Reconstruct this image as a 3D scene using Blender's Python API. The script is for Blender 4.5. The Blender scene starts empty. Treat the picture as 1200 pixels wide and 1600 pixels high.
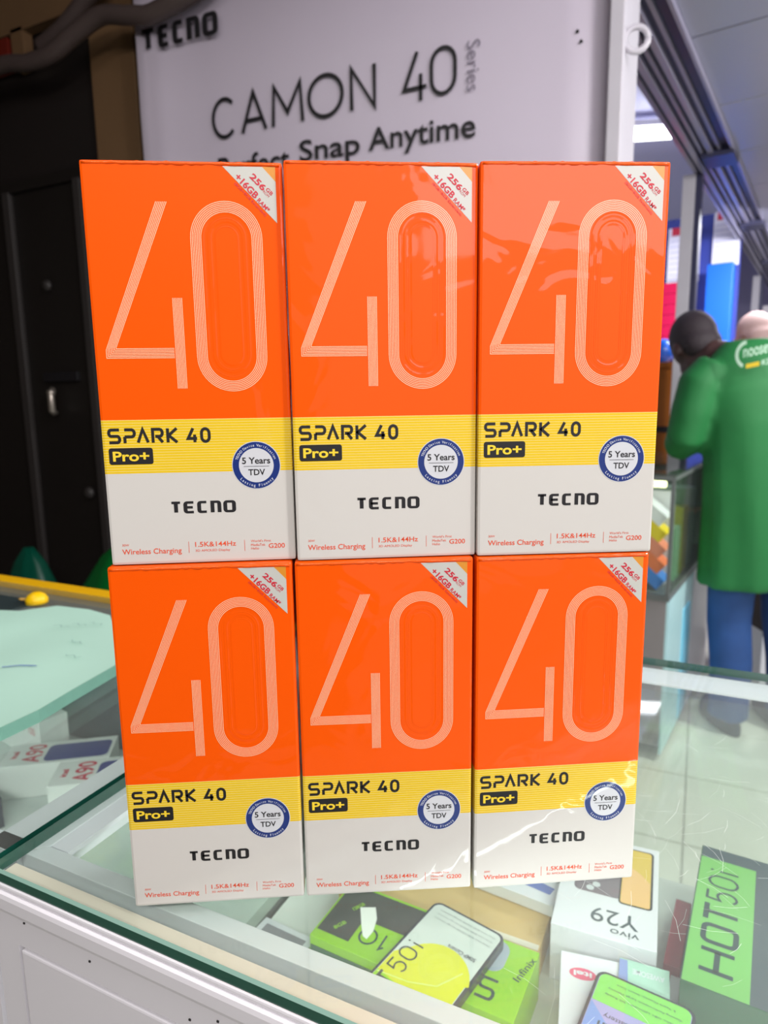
import bpy, bmesh, math, random
from mathutils import Vector, Matrix, noise

random.seed(7)
SC = bpy.context.scene
COL = SC.collection
PI = math.pi
GZ = 1.05                      # top of the counter glass above the floor

# ------------------------------------------------------------------ camera
YAW, PITCH, ROLL = math.radians(25.5), math.radians(9.432), math.radians(-0.830)
right = Vector((math.cos(YAW), math.sin(YAW), 0))
fh = Vector((-math.sin(YAW), math.cos(YAW), 0))
fwd = fh * math.cos(PITCH) + Vector((0, 0, -math.sin(PITCH)))
up = right.cross(fwd)
r2 = right * math.cos(ROLL) + up * math.sin(ROLL)
u2 = -right * math.sin(ROLL) + up * math.cos(ROLL)
cam = bpy.data.cameras.new('camera')
cam_o = bpy.data.objects.new('camera', cam)
COL.objects.link(cam_o)
M = Matrix((r2, u2, -fwd)).transposed().to_4x4()
M.translation = Vector((0, 0, GZ + 0.2648))
cam_o.matrix_world = M
cam.sensor_fit = 'VERTICAL'
cam.sensor_height = 36.0
cam.sensor_width = 27.0
cam.lens = 1037.95 / 1600 * 36.0
cam.clip_start = 0.02
cam.dof.use_dof = True
cam.dof.focus_distance = 0.335
cam.dof.aperture_fstop = 11.0
SC.camera = cam_o

# ------------------------------------------------------------------ light
SC.view_settings.view_transform = 'Standard'
SC.view_settings.look = 'None'
SC.view_settings.gamma = 1.0
SC.view_settings.use_curve_mapping = False
SC.view_settings.exposure = 0.0
world = bpy.data.worlds.new('world')
SC.world = world
world.use_nodes = True
bg = world.node_tree.nodes['Background']
bg.inputs[0].default_value = (0.85, 0.83, 0.92, 1)
bg.inputs[1].default_value = 0.5


def area(name, loc, target, sx, sy, power, color=(1, 1, 1)):
    l = bpy.data.lights.new(name, 'AREA')
    l.shape = 'RECTANGLE'
    l.size, l.size_y = sx, sy
    l.energy = power
    l.color = color
    o = bpy.data.objects.new(name, l)
    COL.objects.link(o)
    o.location = loc
    o.rotation_euler = (Vector(target) - Vector(loc)).to_track_quat('-Z', 'Y').to_euler()
    return o


area('unseen_ceiling_light', (0.45, -0.80, 2.25), (-0.15, 0.3, 1.1), 1.2, 0.14, 18, (1, 0.96, 0.90))
area('unseen_ceiling_light', (1.05, 0.15, 2.25), (-0.1, 0.45, 1.3), 0.14, 1.2, 18, (1, 0.96, 0.93))
area('unseen_ceiling_light', (0.55, 1.00, 2.25), (-0.2, 1.2, 1.3), 0.9, 0.14, 8, (1, 0.97, 1))  # unseen lamp added to brighten the right end of the banner
area('unseen_ceiling_light', (-0.95, 0.05, 2.5), (-0.75, 0.4, 1.05), 1.2, 0.14, 4.5, (1, 0.97, 0.93))  # unseen lamp added to brighten the mint paper and left counter
area('unseen_ceiling_light', (1.1, 2.1, 2.2), (0.3, 2.5, 0.6), 0.14, 1.2, 60, (1, 0.99, 0.97))  # unseen lamp added to brighten the aisle, the person and the cyan panel
area('unseen_ceiling_light', (0.6, 4.3, 2.2), (0.2, 4.7, 0.9), 1.2, 0.14, 55, (0.95, 0.95, 1))
area('pink_reflection_lamp', (2.0, -1.35, 2.2), (-0.05, 0.33, 1.4), 1.3, 0.55, 9, (1, 0.88, 0.93))  # unseen lamp added for a pinkish reflection in the right box film
area('counter_led_strip', (0.30, 0.262, 1.018), (0.30, 0.50, 0.84), 1.25, 0.012, 1.3, (0.97, 1, 0.98))
area('counter_led_strip', (-1.0, 0.262, 1.018), (-1.0, 0.50, 0.84), 1.2, 0.012, 1.5, (0.97, 1, 0.98))

# ------------------------------------------------------------------ helpers
def lin(c):
    return tuple((x / 255 / 12.92) if x / 255 <= 0.04045 else ((x / 255 + 0.055) / 1.055) ** 2.4 for x in c) + (1,)


def pm(name, rgb, rough=0.5, metal=0.0, coat=0.0, var=0.0, vscale=20.0, bump=0.0, bscale=60.0, spec=0.5, coatrough=0.03):
    m = bpy.data.materials.new(name)
    m.use_nodes = True
    nt = m.node_tree
    b = nt.nodes['Principled BSDF']
    b.inputs['Base Color'].default_value = lin(rgb)
    b.inputs['Roughness'].default_value = rough
    b.inputs['Metallic'].default_value = metal
    b.inputs['Coat Weight'].default_value = coat
    b.inputs['Coat Roughness'].default_value = coatrough
    b.inputs['Specular IOR Level'].default_value = spec
    if var or bump:
        tc = nt.nodes.new('ShaderNodeTexCoord')
        n = nt.nodes.new('ShaderNodeTexNoise')
        n.inputs['Scale'].default_value = vscale
        n.inputs['Detail'].default_value = 4
        nt.links.new(tc.outputs['Object'], n.inputs['Vector'])
        if var:
            mx = nt.nodes.new('ShaderNodeMix')
            mx.data_type = 'RGBA'
            c = lin(rgb)
            mx.inputs['A'].default_value = tuple(max(0, x * (1 - var)) for x in c[:3]) + (1,)
            mx.inputs['B'].default_value = tuple(min(1, x * (1 + var)) for x in c[:3]) + (1,)
            nt.links.new(n.outputs['Fac'], mx.inputs['Factor'])
            nt.links.new(mx.outputs['Result'], b.inputs['Base Color'])
        if bump:
            n2 = nt.nodes.new('ShaderNodeTexNoise')
            n2.inputs['Scale'].default_value = bscale
            n2.inputs['Detail'].default_value = 3
            nt.links.new(tc.outputs['Object'], n2.inputs['Vector'])
            bp = nt.nodes.new('ShaderNodeBump')
            bp.inputs['Strength'].default_value = bump
            bp.inputs['Distance'].default_value = 0.01
            nt.links.new(n2.outputs['Fac'], bp.inputs['Height'])
            nt.links.new(bp.outputs['Normal'], b.inputs['Normal'])
    return m


def emit(name, rgb, s):
    m = bpy.data.materials.new(name)
    m.use_nodes = True
    b = m.node_tree.nodes['Principled BSDF']
    b.inputs['Base Color'].default_value = lin(rgb)
    b.inputs['Emission Color'].default_value = lin(rgb)
    b.inputs['Emission Strength'].default_value = s
    return m


def glass(name, tint, haze=0.0, ior=1.45):
    """sheet glass: fresnel mirror over a clear tinted sheet, with a little dust"""
    m = bpy.data.materials.new(name)
    m.use_nodes = True
    nt = m.node_tree
    nt.nodes.remove(nt.nodes['Principled BSDF'])
    out = nt.nodes['Material Output']
    tr = nt.nodes.new('ShaderNodeBsdfTransparent')
    tr.inputs[0].default_value = tint
    gl = nt.nodes.new('ShaderNodeBsdfGlossy')
    gl.inputs['Roughness'].default_value = 0.015
    # Schlick reflectance of a sheet, the same from both sides
    lw = nt.nodes.new('ShaderNodeLayerWeight')
    lw.inputs['Blend'].default_value = 0.5
    pw = nt.nodes.new('ShaderNodeMath'); pw.operation = 'POWER'; pw.inputs[1].default_value = 5.0
    nt.links.new(lw.outputs['Facing'], pw.inputs[0])
    ma = nt.nodes.new('ShaderNodeMath'); ma.operation = 'MULTIPLY_ADD'
    ma.inputs[1].default_value = 0.96; ma.inputs[2].default_value = 0.035
    nt.links.new(pw.outputs[0], ma.inputs[0])
    mx = nt.nodes.new('ShaderNodeMixShader')
    nt.links.new(ma.outputs[0], mx.inputs[0])
    if haze:
        df = nt.nodes.new('ShaderNodeBsdfDiffuse')
        df.inputs[0].default_value = (0.8, 0.85, 0.82, 1)
        tc = nt.nodes.new('ShaderNodeTexCoord')
        n = nt.nodes.new('ShaderNodeTexNoise')
        n.inputs['Scale'].default_value = 9
        n.inputs['Detail'].default_value = 6
        nt.links.new(tc.outputs['Object'], n.inputs['Vector'])
        mr = nt.nodes.new('ShaderNodeMapRange')
        mr.inputs['From Min'].default_value = 0.3
        mr.inputs['From Max'].default_value = 0.7
        mr.inputs['To Min'].default_value = haze * 0.5
        mr.inputs['To Max'].default_value = haze * 1.5
        nt.links.new(n.outputs['Fac'], mr.inputs['Value'])
        m2 = nt.nodes.new('ShaderNodeMixShader')
        nt.links.new(mr.outputs[0], m2.inputs[0])
        nt.links.new(tr.outputs[0], m2.inputs[1])
        nt.links.new(df.outputs[0], m2.inputs[2])
        nt.links.new(m2.outputs[0], mx.inputs[1])
    else:
        nt.links.new(tr.outputs[0], mx.inputs[1])
    nt.links.new(gl.outputs[0], mx.inputs[2])
    nt.links.new(mx.outputs[0], out.inputs[0])
    return m


class MB:
    def __init__(s):
        s.v, s.f, s.m = [], [], []

    def add(s, vs, fs, mi=0, T=None):
        o = len(s.v)
        s.v += [tuple(T @ Vector(p)) if T else tuple(p) for p in vs]
        s.f += [tuple(i + o for i in f) for f in fs]
        s.m += [mi] * len(fs)
        return s

    def box(s, x0, x1, y0, y1, z0, z1, mi=0, T=None):
        vs = [(x, y, z) for z in (z0, z1) for y in (y0, y1) for x in (x0, x1)]
        return s.add(vs, [(0, 2, 3, 1), (4, 5, 7, 6), (0, 1, 5, 4), (2, 6, 7, 3), (0, 4, 6, 2), (1, 3, 7, 5)], mi, T)

    def prism(s, poly, z0, z1, mi=0, T=None):
        n = len(poly)
        vs = [(x, y, z0) for x, y in poly] + [(x, y, z1) for x, y in poly]
        fs = [tuple(range(n))[::-1], tuple(range(n, 2 * n))]
        fs += [(i, (i + 1) % n, n + (i + 1) % n, n + i) for i in range(n)]
        return s.add(vs, fs, mi, T)

    def flat(s, poly, mi=0, T=None, z=0.0):
        return s.add([(x, y, z) for x, y in poly], [tuple(range(len(poly)))], mi, T)

    def strip(s, pts, w, closed=False, mi=0, T=None, z=0.0):
        """flat mitred stroke of width w along a polyline"""
        n = len(pts)
        P = [Vector((p[0], p[1])) for p in pts]
        L, R = [], []
        for i in range(n):
            a = P[i - 1] if (i or closed) else None
            c = P[(i + 1) % n] if (i < n - 1 or closed) else None
            d1 = (P[i] - a).normalized() if a is not None else None
            d2 = (c - P[i]).normalized() if c is not None else None
            if d1 is None: d1 = d2
            if d2 is None: d2 = d1
            n1 = Vector((-d1.y, d1.x)); n2 = Vector((-d2.y, d2.x))
            mi_ = (n1 + n2)
            if mi_.length < 1e-6: mi_ = n1.copy()
            mi_.normalize()
            k = min(2.5, 1 / max(0.3, mi_.dot(n1)))
            L.append(P[i] + mi_ * (w / 2 * k)); R.append(P[i] - mi_ * (w / 2 * k))
        vs = [(p.x, p.y, z) for p in L] + [(p.x, p.y, z) for p in R]
        m = n if closed else n - 1
        fs = [(n + i, n + (i + 1) % n, (i + 1) % n, i) for i in range(m)]
        return s.add(vs, fs, mi, T)

    def tube(s, path, r, seg=10, mi=0, T=None, cap=True):
        P = [Vector(p) for p in path]
        rr = r if isinstance(r, (list, tuple)) else [r] * len(P)
        vs, fs = [], []
        prev = None
        for i, p in enumerate(P):
            t = ((P[i + 1] if i < len(P) - 1 else p) - (P[i - 1] if i else p)).normalized()
            if prev is None:
                a = t.orthogonal().normalized()
            else:
                a = (prev - t * prev.dot(t)).normalized()
            prev = a
            b = t.cross(a)
            ri = rr[i]
            rx, ry = ri if isinstance(ri, (tuple, list)) else (ri, ri)
            for k in range(seg):
                th = 2 * PI * k / seg
                vs.append(p + a * (rx * math.cos(th)) + b * (ry * math.sin(th)))
        for i in range(len(P) - 1):
            for k in range(seg):
                k2 = (k + 1) % seg
                fs.append((i * seg + k, i * seg + k2, (i + 1) * seg + k2, (i + 1) * seg + k))
        if cap:
            fs.append(tuple(range(seg))[::-1])
            fs.append(tuple((len(P) - 1) * seg + k for k in range(seg)))
        return s.add(vs, fs, mi, T)

    def loft(s, rings, mi=0, T=None, cap=True):
        """rings: list of lists of points, all the same length"""
        n = len(rings[0])
        vs = [p for r in rings for p in r]
        fs = []
        for i in range(len(rings) - 1):
            for k in range(n):
                k2 = (k + 1) % n
                fs.append((i * n + k, i * n + k2, (i + 1) * n + k2, (i + 1) * n + k))
        if cap:
            fs.append(tuple(range(n))[::-1])
            fs.append(tuple((len(rings) - 1) * n + k for k in range(n)))
        return s.add(vs, fs, mi, T)

    def ball(s, c, r, seg=16, rings=10, mi=0, T=None):
        rx, ry, rz = r if isinstance(r, (tuple, list)) else (r, r, r)
        R = []
        for i in range(rings + 1):
            ph = PI * (i + 0.02) / (rings + 0.04)
            R.append([(c[0] + rx * math.sin(ph) * math.cos(2 * PI * k / seg), c[1] + ry * math.sin(ph) * math.sin(2 * PI * k / seg), c[2] - rz * math.cos(ph)) for k in range(seg)])
        return s.loft(R, mi, T)

    def build(s, name, mats, parent=None, smooth=False, loc=None, rot=None, bevel=0.0, fix=True):
        me = bpy.data.meshes.new(name)
        me.from_pydata(s.v, [], s.f)
        if not isinstance(mats, (list, tuple)): mats = [mats]
        for m in mats: me.materials.append(m)
        me.polygons.foreach_set('material_index', s.m)
        if fix or bevel:
            bm = bmesh.new(); bm.from_mesh(me)
            if fix: bmesh.ops.recalc_face_normals(bm, faces=bm.faces)
            if bevel:
                es = [e for e in bm.edges if len(e.link_faces) == 2 and e.calc_face_angle(0) > 0.6]
                bmesh.ops.bevel(bm, geom=es, offset=bevel, segments=2, profile=0.6, affect='EDGES', clamp_overlap=True)
            bm.to_mesh(me); bm.free()
        if smooth:
            me.polygons.foreach_set('use_smooth', [True] * len(me.polygons))
        o = bpy.data.objects.new(name, me)
        COL.objects.link(o)
        if parent: o.parent = parent
        if loc: o.location = loc
        if rot: o.rotation_euler = rot
        return o


def tag(o, label, cat, group=None):
    o['label'] = label; o['category'] = cat
    if group: o['group'] = group
    return o


def struct(o):
    o['kind'] = 'structure'
    return o


def empty(name, loc=(0, 0, 0), rz=0.0):
    o = bpy.data.objects.new(name, None)
    o.empty_display_size = 0.05
    COL.objects.link(o)
    o.location = loc
    o.rotation_euler = (0, 0, rz)
    return o


def copy_tree(o, parent=None):
    c = o.copy(); COL.objects.link(c); c.parent = parent
    for ch in o.children: copy_tree(ch, c)
    return c


_fc = {}
def glyphs(txt, bold=0.0, spacing=1.0):
    """outline mesh of a line of text in the built-in face: (verts2d, faces)"""
    key = (txt, bold, spacing)
    if key in _fc: return _fc[key]
    cu = bpy.data.curves.new('text', 'FONT')
    cu.body = txt; cu.size = 1.0; cu.offset = bold; cu.space_character = spacing
    cu.resolution_u = 4
    ob = bpy.data.objects.new('text', cu); COL.objects.link(ob)
    dg = bpy.context.evaluated_depsgraph_get(); dg.update()
    me = bpy.data.meshes.new_from_object(ob.evaluated_get(dg))
    vs = [(v.co.x, v.co.y) for v in me.vertices]; fs = [tuple(p.vertices) for p in me.polygons]
    bpy.data.objects.remove(ob); bpy.data.curves.remove(cu); bpy.data.meshes.remove(me)
    _fc[key] = (vs, fs)
    return _fc[key]


def text_fit(mb, txt, x0, x1, y0, y1, bold=0.0, mi=0, T=None, z=0.0, spacing=1.0):
    """text whose inked box is exactly x0..x1, y0..y1"""
    vs, fs = glyphs(txt, bold, spacing)
    ax = min(v[0] for v in vs); bx = max(v[0] for v in vs)
    ay = min(v[1] for v in vs); by = max(v[1] for v in vs)
    sx = (x1 - x0) / (bx - ax); sy = (y1 - y0) / (by - ay)
    mb.add([(x0 + (a - ax) * sx, y0 + (b - ay) * sy, z) for a, b in vs], fs, mi, T)


def arc(cx, cy, rx, ry, a0, a1, n=10):
    return [(cx + rx * math.cos(math.radians(a0 + (a1 - a0) * i / n)), cy + ry * math.sin(math.radians(a0 + (a1 - a0) * i / n))) for i in range(n + 1)]


def stadium(cx, y0, y1, r, n=16):
    return arc(cx, y1 - r, r, r, 0, 180, n) + arc(cx, y0 + r, r, r, 180, 360, n)


def rrect(x0, x1, y0, y1, r, n=5):
    return arc(x1 - r, y1 - r, r, r, 0, 90, n) + arc(x0 + r, y1 - r, r, r, 90, 180, n) + arc(x0 + r, y0 + r, r, r, 180, 270, n) + arc(x1 - r, y0 + r, r, r, 270, 360, n)


# letters drawn as strokes: key -> list of (points, closed); unit cell 0..1 x 0..1
RC = 0.22
LET = {
    'T': [([(0, 1), (1, 1)], 0), ([(0.5, 1), (0.5, 0)], 0)],
    'E': [([(1, 1)] + arc(RC, 1 - RC, RC, RC, 90, 180, 4) + arc(RC, RC, RC, RC, 180, 270, 4) + [(1, 0)], 0), ([(0, 0.5), (0.9, 0.5)], 0)],
    'C': [([(1, 1)] + arc(RC, 1 - RC, RC, RC, 90, 180, 4) + arc(RC, RC, RC, RC, 180, 270, 4) + [(1, 0)], 0)],
    'n': [([(0, -0.08), (0, 1)] + arc(1 - RC, 1 - RC, RC, RC, 90, 0, 4) + [(1, -0.08)], 0)],
    'O': [(rrect(0, 1, 0, 1, RC), 1)],
    'S': [([(1, 1)] + arc(RC, 0.75, RC, 0.25, 90, 270, 6) + arc(1 - RC, 0.25, RC, 0.25, 90, -90, 6) + [(0, 0)], 0)],
    'P': [([(0, -0.06), (0, 0.45), (0, 0.45)], 0), ([(0, 1)] + arc(0.72, 0.72, 0.28, 0.28, 90, -90, 6) + [(0.0, 0.44)], 0)],
    'V': [([(0, -0.03), (0.5, 1), (1, -0.03)], 0)],
    'R': [([(0, -0.06), (0, 1)] + arc(0.72, 0.72, 0.28, 0.28, 90, -90, 6) + [(0.25, 0.44)], 0), ([(0.5, 0.44), (1, -0.04)], 0)],
    'K': [([(0, -0.06), (0, 1.06)], 0), ([(1, 1.06), (0.1, 0.5), (1, -0.06)], 0)],
    '4': [([(0.62, 1.05), (0, 0.25), (1.05, 0.25)], 0), ([(0.78, 0.55), (0.78, -0.05)], 0)],
    '0': [(arc(0.5, 0.66, 0.5, 0.34, 0, 180, 10) + arc(0.5, 0.34, 0.5, 0.34, 180, 360, 10), 1)],
    'c': [(arc(0.5, 0.5, 0.5, 0.5, 45, 315, 20), 0)],
    'A': [([(0, 0), (0.5, 1), (1, 0)], 0), ([(0.2, 0.3), (0.8, 0.3)], 0)],
    'M': [([(0, 0), (0.06, 1), (0.5, 0.3), (0.94, 1), (1, 0)], 0)],
    'o': [(arc(0.5, 0.5, 0.5, 0.5, 0, 354, 28), 1)],
    'N': [([(0, 0), (0, 1), (1, 0), (1, 1)], 0)],
    'H': [([(0, 0), (0, 1)], 0), ([(1, 0), (1, 1)], 0), ([(0, 0.5), (1, 0.5)], 0)],
    '5': [([(0.95, 1), (0.1, 1), (0.05, 0.55)] + arc(0.5, 0.32, 0.48, 0.33, 110, -140, 12), 0)],
    'i': [([(0.5, 0), (0.5, 0.68)], 0), ([(0.5, 0.9), (0.5, 1)], 0)],
    '1': [([(0.2, 0.8), (0.7, 1), (0.7, 0)], 0)],
}


def stroke_word(mb, items, y0, y1, w, mi=0, T=None, z=0.0, vmul=1.0):
    """items: (key, x0, x1); ink box includes the stroke width"""
    if vmul != 1.0:                      # upright strokes vmul times as heavy as the level ones
        T = (T if T else Matrix()) @ Matrix.Diagonal((vmul, 1, 1, 1))
        items = [(k_, a_ / vmul, b_ / vmul) for k_, a_, b_ in items]
    for key, x0, x1 in items:
        for pts, cl in LET[key]:
            q = [(x0 + w / 2 + p[0] * (x1 - x0 - w), y0 + w / 2 + p[1] * (y1 - y0 - w)) for p in pts]
            mb.strip(q, w, bool(cl), mi, T, z)


# ------------------------------------------------------------------ materials
M_white_paint = pm('white_paint', (232, 230, 236), 0.35, var=0.04, vscale=8)
M_cream = pm('cream_tape', (214, 206, 190), 0.5, var=0.05, vscale=30)
M_alu = pm('aluminium', (226, 228, 234), 0.4, metal=0.1, var=0.05, vscale=15)
M_alu_w = pm('white_aluminium', (232, 230, 240), 0.4)
M_edge = pm('glass_edge_green', (6, 78, 62), 0.12, spec=0.6, var=0.25, vscale=70)
M_edge_d = pm('glass_edge_dark', (18, 70, 58), 0.1, spec=0.7, var=0.3, vscale=50)
M_bevel = pm('glass_bevel_pale_green', (150, 190, 176), 0.15, spec=0.6)
M_glass = glass('counter_glass', (0.93, 0.97, 0.945, 1), 0.05)
M_glass2 = glass('side_glass', (0.93, 0.97, 0.94, 1), 0.03)
M_black = pm('black_print', (24, 22, 26), 0.5)
M_gap = pm('dark_gap', (40, 38, 40), 0.8)
M_white = pm('white_card', (226, 226, 232), 0.35)
M_lime = pm('lime_print', (140, 196, 12), 0.4, coat=0.3)
M_grey = pm('grey_print', (120, 122, 128), 0.5)
M_red = pm('red_print', (205, 40, 70), 0.5)


# ------------------------------------------------------------------ structure
A8 = math.radians(8.5)
def wd(w, d, z=0.0):          # the aisle runs 8.5 degrees off the counters
    return Vector((w * math.cos(A8) + d * math.sin(A8), -w * math.sin(A8) + d * math.cos(A8), z))
AR = -A8                      # rotation about z of things that follow the aisle

M_tile = pm('floor_tile', (222, 222, 208), 0.3, var=0.06, vscale=6)
M_tile2 = pm('floor_grout', (176, 176, 166), 0.8)
fl = struct(MB().box(-4.5, 5.5, -3.0, 9.5, -0.1, -0.004).build('floor', M_tile2))
tile = MB().box(0.003, 0.397, 0.003, 0.397, -0.004, 0.0).build('floor_tile', M_tile, fl, bevel=0.0015)
first = True
for i in range(-2, 6):
    for j in range(-4, 7):
        t = tile if first else tile.copy()
        if not first: COL.objects.link(t)
        first = False
        t.parent = fl
        t.location = (0.2 + 0.4 * i - 0.18, 2.394 + 0.4 * j, 0)
# plain tiles beyond
M_tile_far = pm('floor_far', (190, 192, 178), 0.3, var=0.05)
mbf = MB()
for x0, x1, y0, y1 in ((-4.5, -0.8, -3, 9.5), (2.4, 5.5, -3, 9.5), (-0.8, 2.4, -3, 0.79), (-0.8, 2.4, 5.2, 9.5)):
    mbf.box(x0 + .001, x1 - .001, y0 + .001, y1 - .001, -0.0039, -0.0005)
mbf.build('floor_field', M_tile_far, fl)

# back wall with the dark metal door, beige pillar
M_dark = pm('dark_wall_paint', (22, 13, 11), 0.7, var=0.2, vscale=5)
wb = struct(MB().box(-3.6, -2.45, 1.575, 1.7, 0, 2.7).box(-2.45, -1.668, 1.575, 1.7, 2.032, 2.7).box(-1.497, -0.19, 1.575, 1.7, 0, 2.7).build('wall_back', M_dark))
M_beige = pm('beige_paint', (112, 84, 56), 0.7, var=0.12, vscale=6)
struct(MB().box(-1.668, -1.497, 1.555, 1.72, 0, 2.7).build('trim_1', M_beige, bevel=0.004))
M_door = pm('dark_door_steel', (24, 20, 18), 0.5, var=0.2, vscale=4)
M_rib = pm('door_angle_iron', (52, 48, 47), 0.5)
M_steel = pm('worn_steel', (190, 180, 170), 0.35, metal=0.8)
dr = struct(empty('door_1', (0, 0, 0)))
MB().box(-2.44, -1.675, 1.565, 1.60, 0.01, 2.03).build('door_leaf', M_door, dr)
for x, wid in ((-2.085, 0.034), (-1.762, 0.03), (-2.40, 0.03)):
    MB().box(x - wid / 2, x + wid / 2, 1.548, 1.566, 0.01, 2.0).build('door_rib', M_rib, dr, bevel=0.004)
MB().box(-2.44, -1.675, 1.552, 1.566, 1.995, 2.03).build('door_rail', M_door, dr)
MB().box(-1.99, -1.83, 1.55, 1.566, 1.395, 1.425).build('latch_bar', M_black, dr, bevel=0.003)
h = MB().tube([(-1.931, 1.54, 1.37), (-1.931, 1.528, 1.36), (-1.931, 1.528, 1.30), (-1.931, 1.54, 1.292)], 0.011, 10)
h.ball((-1.931, 1.53, 1.358), 0.0135)
h.build('door_handle', M_steel, dr, smooth=True)
MB().ball((-1.825, 1.556, 1.03), (0.02, 0.014, 0.02)).build('rivet_knob', M_rib, dr, smooth=True)
MB().ball((-1.935, 1.556, 1.70), (0.018, 0.012, 0.018)).build('rivet_knob', M_rib, dr, smooth=True)

# wall end post
M_post = pm('white_post_paint', (186, 182, 190), 0.45, var=0.05)
struct(MB().box(-0.203, -0.176, 1.46, 1.72, 0, 2.7).build('trim_2', M_post, bevel=0.003))

# ceilings
M_ceil = pm('ceiling_sheet', (160, 160, 178), 0.32, var=0.05, vscale=3)
M_ceil_l = pm('lavender_ceiling', (212, 212, 250), 0.6)
cl = struct(empty('ceiling'))
pan = None
for j in range(-4, 13):
    for i in range(0, 2):
        if pan is None:
            pan = MB().box(0.004, 1.196, 0.004, 0.536, 0, 0.02).build('ceiling_panel', M_ceil, cl, bevel=0.003)
            p = pan
        else:
            p = pan.copy(); COL.objects.link(p); p.parent = cl
        p.location = wd(-0.43 + 1.2 * i, 2.775 + 0.54 * j, 2.325)
        p.rotation_euler = (0, 0, AR)
T8 = Matrix.Rotation(AR, 4, 'Z')
MB().box(-0.46, 2.0, 0.5, 9.8, 2.35, 2.37, T=T8).build('ceiling_backing', M_ceil_l, cl)
struct(MB().box(-3.2, -0.5, 1.9, 9.8, 3.0, 3.05, T=T8).build('ceiling.001', M_ceil_l))
M_farwall = pm('far_wall_lilac', (128, 124, 156), 0.6, var=0.1)
struct(MB().box(-3.5, 2.5, 8.8, 8.9, 0, 3.0, T=T8).build('wall_far', M_farwall))

M_blocker = pm('blocker_brown', (70, 56, 48), 0.7, var=0.1)  # unseen walls and ceiling added to block world light on the left
struct(MB().box(-3.62, -3.55, -1.7, 1.7, 0, 2.7).build('wall_left_blocker', M_blocker))
struct(MB().box(-3.55, 0.9, -1.72, -1.65, 0, 2.7).build('wall_front_blocker', M_blocker))
struct(MB().box(-3.6, -0.55, -1.65, 1.9, 2.66, 2.70).build('ceiling_blocker', M_blocker))

# ridged roller-shutter box over the stall fronts
M_nav = pm('navy_steel', (60, 60, 86), 0.35, metal=0.2)
M_lav = pm('lavender_steel', (158, 154, 176), 0.3, metal=0.3)
bm_ = empty('shutter_beam', (0, 0, 0), AR)
tag(bm_, 'long ridged navy and lavender steel beam running away under the ceiling', 'beam')
MB().box(-0.615, -0.425, 0.9, 8.6, 2.325, 2.42).build('beam_body', M_nav, bm_)
rib = None
for x, wid, hh, m in ((-0.608, 0.016, 0.012, M_lav), (-0.575, 0.022, 0.018, M_lav), (-0.543, 0.012, 0.014, M_lav), (-0.512, 0.02, 0.02, M_lav), (-0.478, 0.012, 0.012, M_lav), (-0.431, 0.012, 0.02, M_lav)):
    MB().box(x - wid / 2, x + wid / 2, 0.9, 8.6, 2.325 - hh, 2.3255).build('beam_rib', m, bm_, bevel=0.002)
for d in (3.2, 4.55, 5.9, 7.3):
    MB().box(-0.545, -0.425, d, d + 0.16, 2.29, 2.326).build('beam_bracket', M_nav, bm_)
for k, (w_, d) in enumerate(((-0.625, 3.48), (-0.70, 5.36), (-0.625, 6.6))):
    p = empty('stall_post', wd(w_, d, 0), AR)
    tag(p, ('pale lavender steel post left of the blue boxes, nearest of the posts', 'pale steel post right of the blue boxes, standing further down the aisle', 'pale steel post at the far end of the aisle by the right frame edge')[k], 'post', None)
    MB().box(-0.035, 0.02, -0.03, 0.03, 0, 2.31).build('post_face', M_post, p, bevel=0.003)
    MB().box(0.0205, 0.045, -0.025, 0.025, 0, 2.31).build('post_channel', M_nav, p)

# ------------------------------------------------------------------ the six sealed phone boxes
BW, BH, BD = 0.090, 0.1865, 0.052


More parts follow.
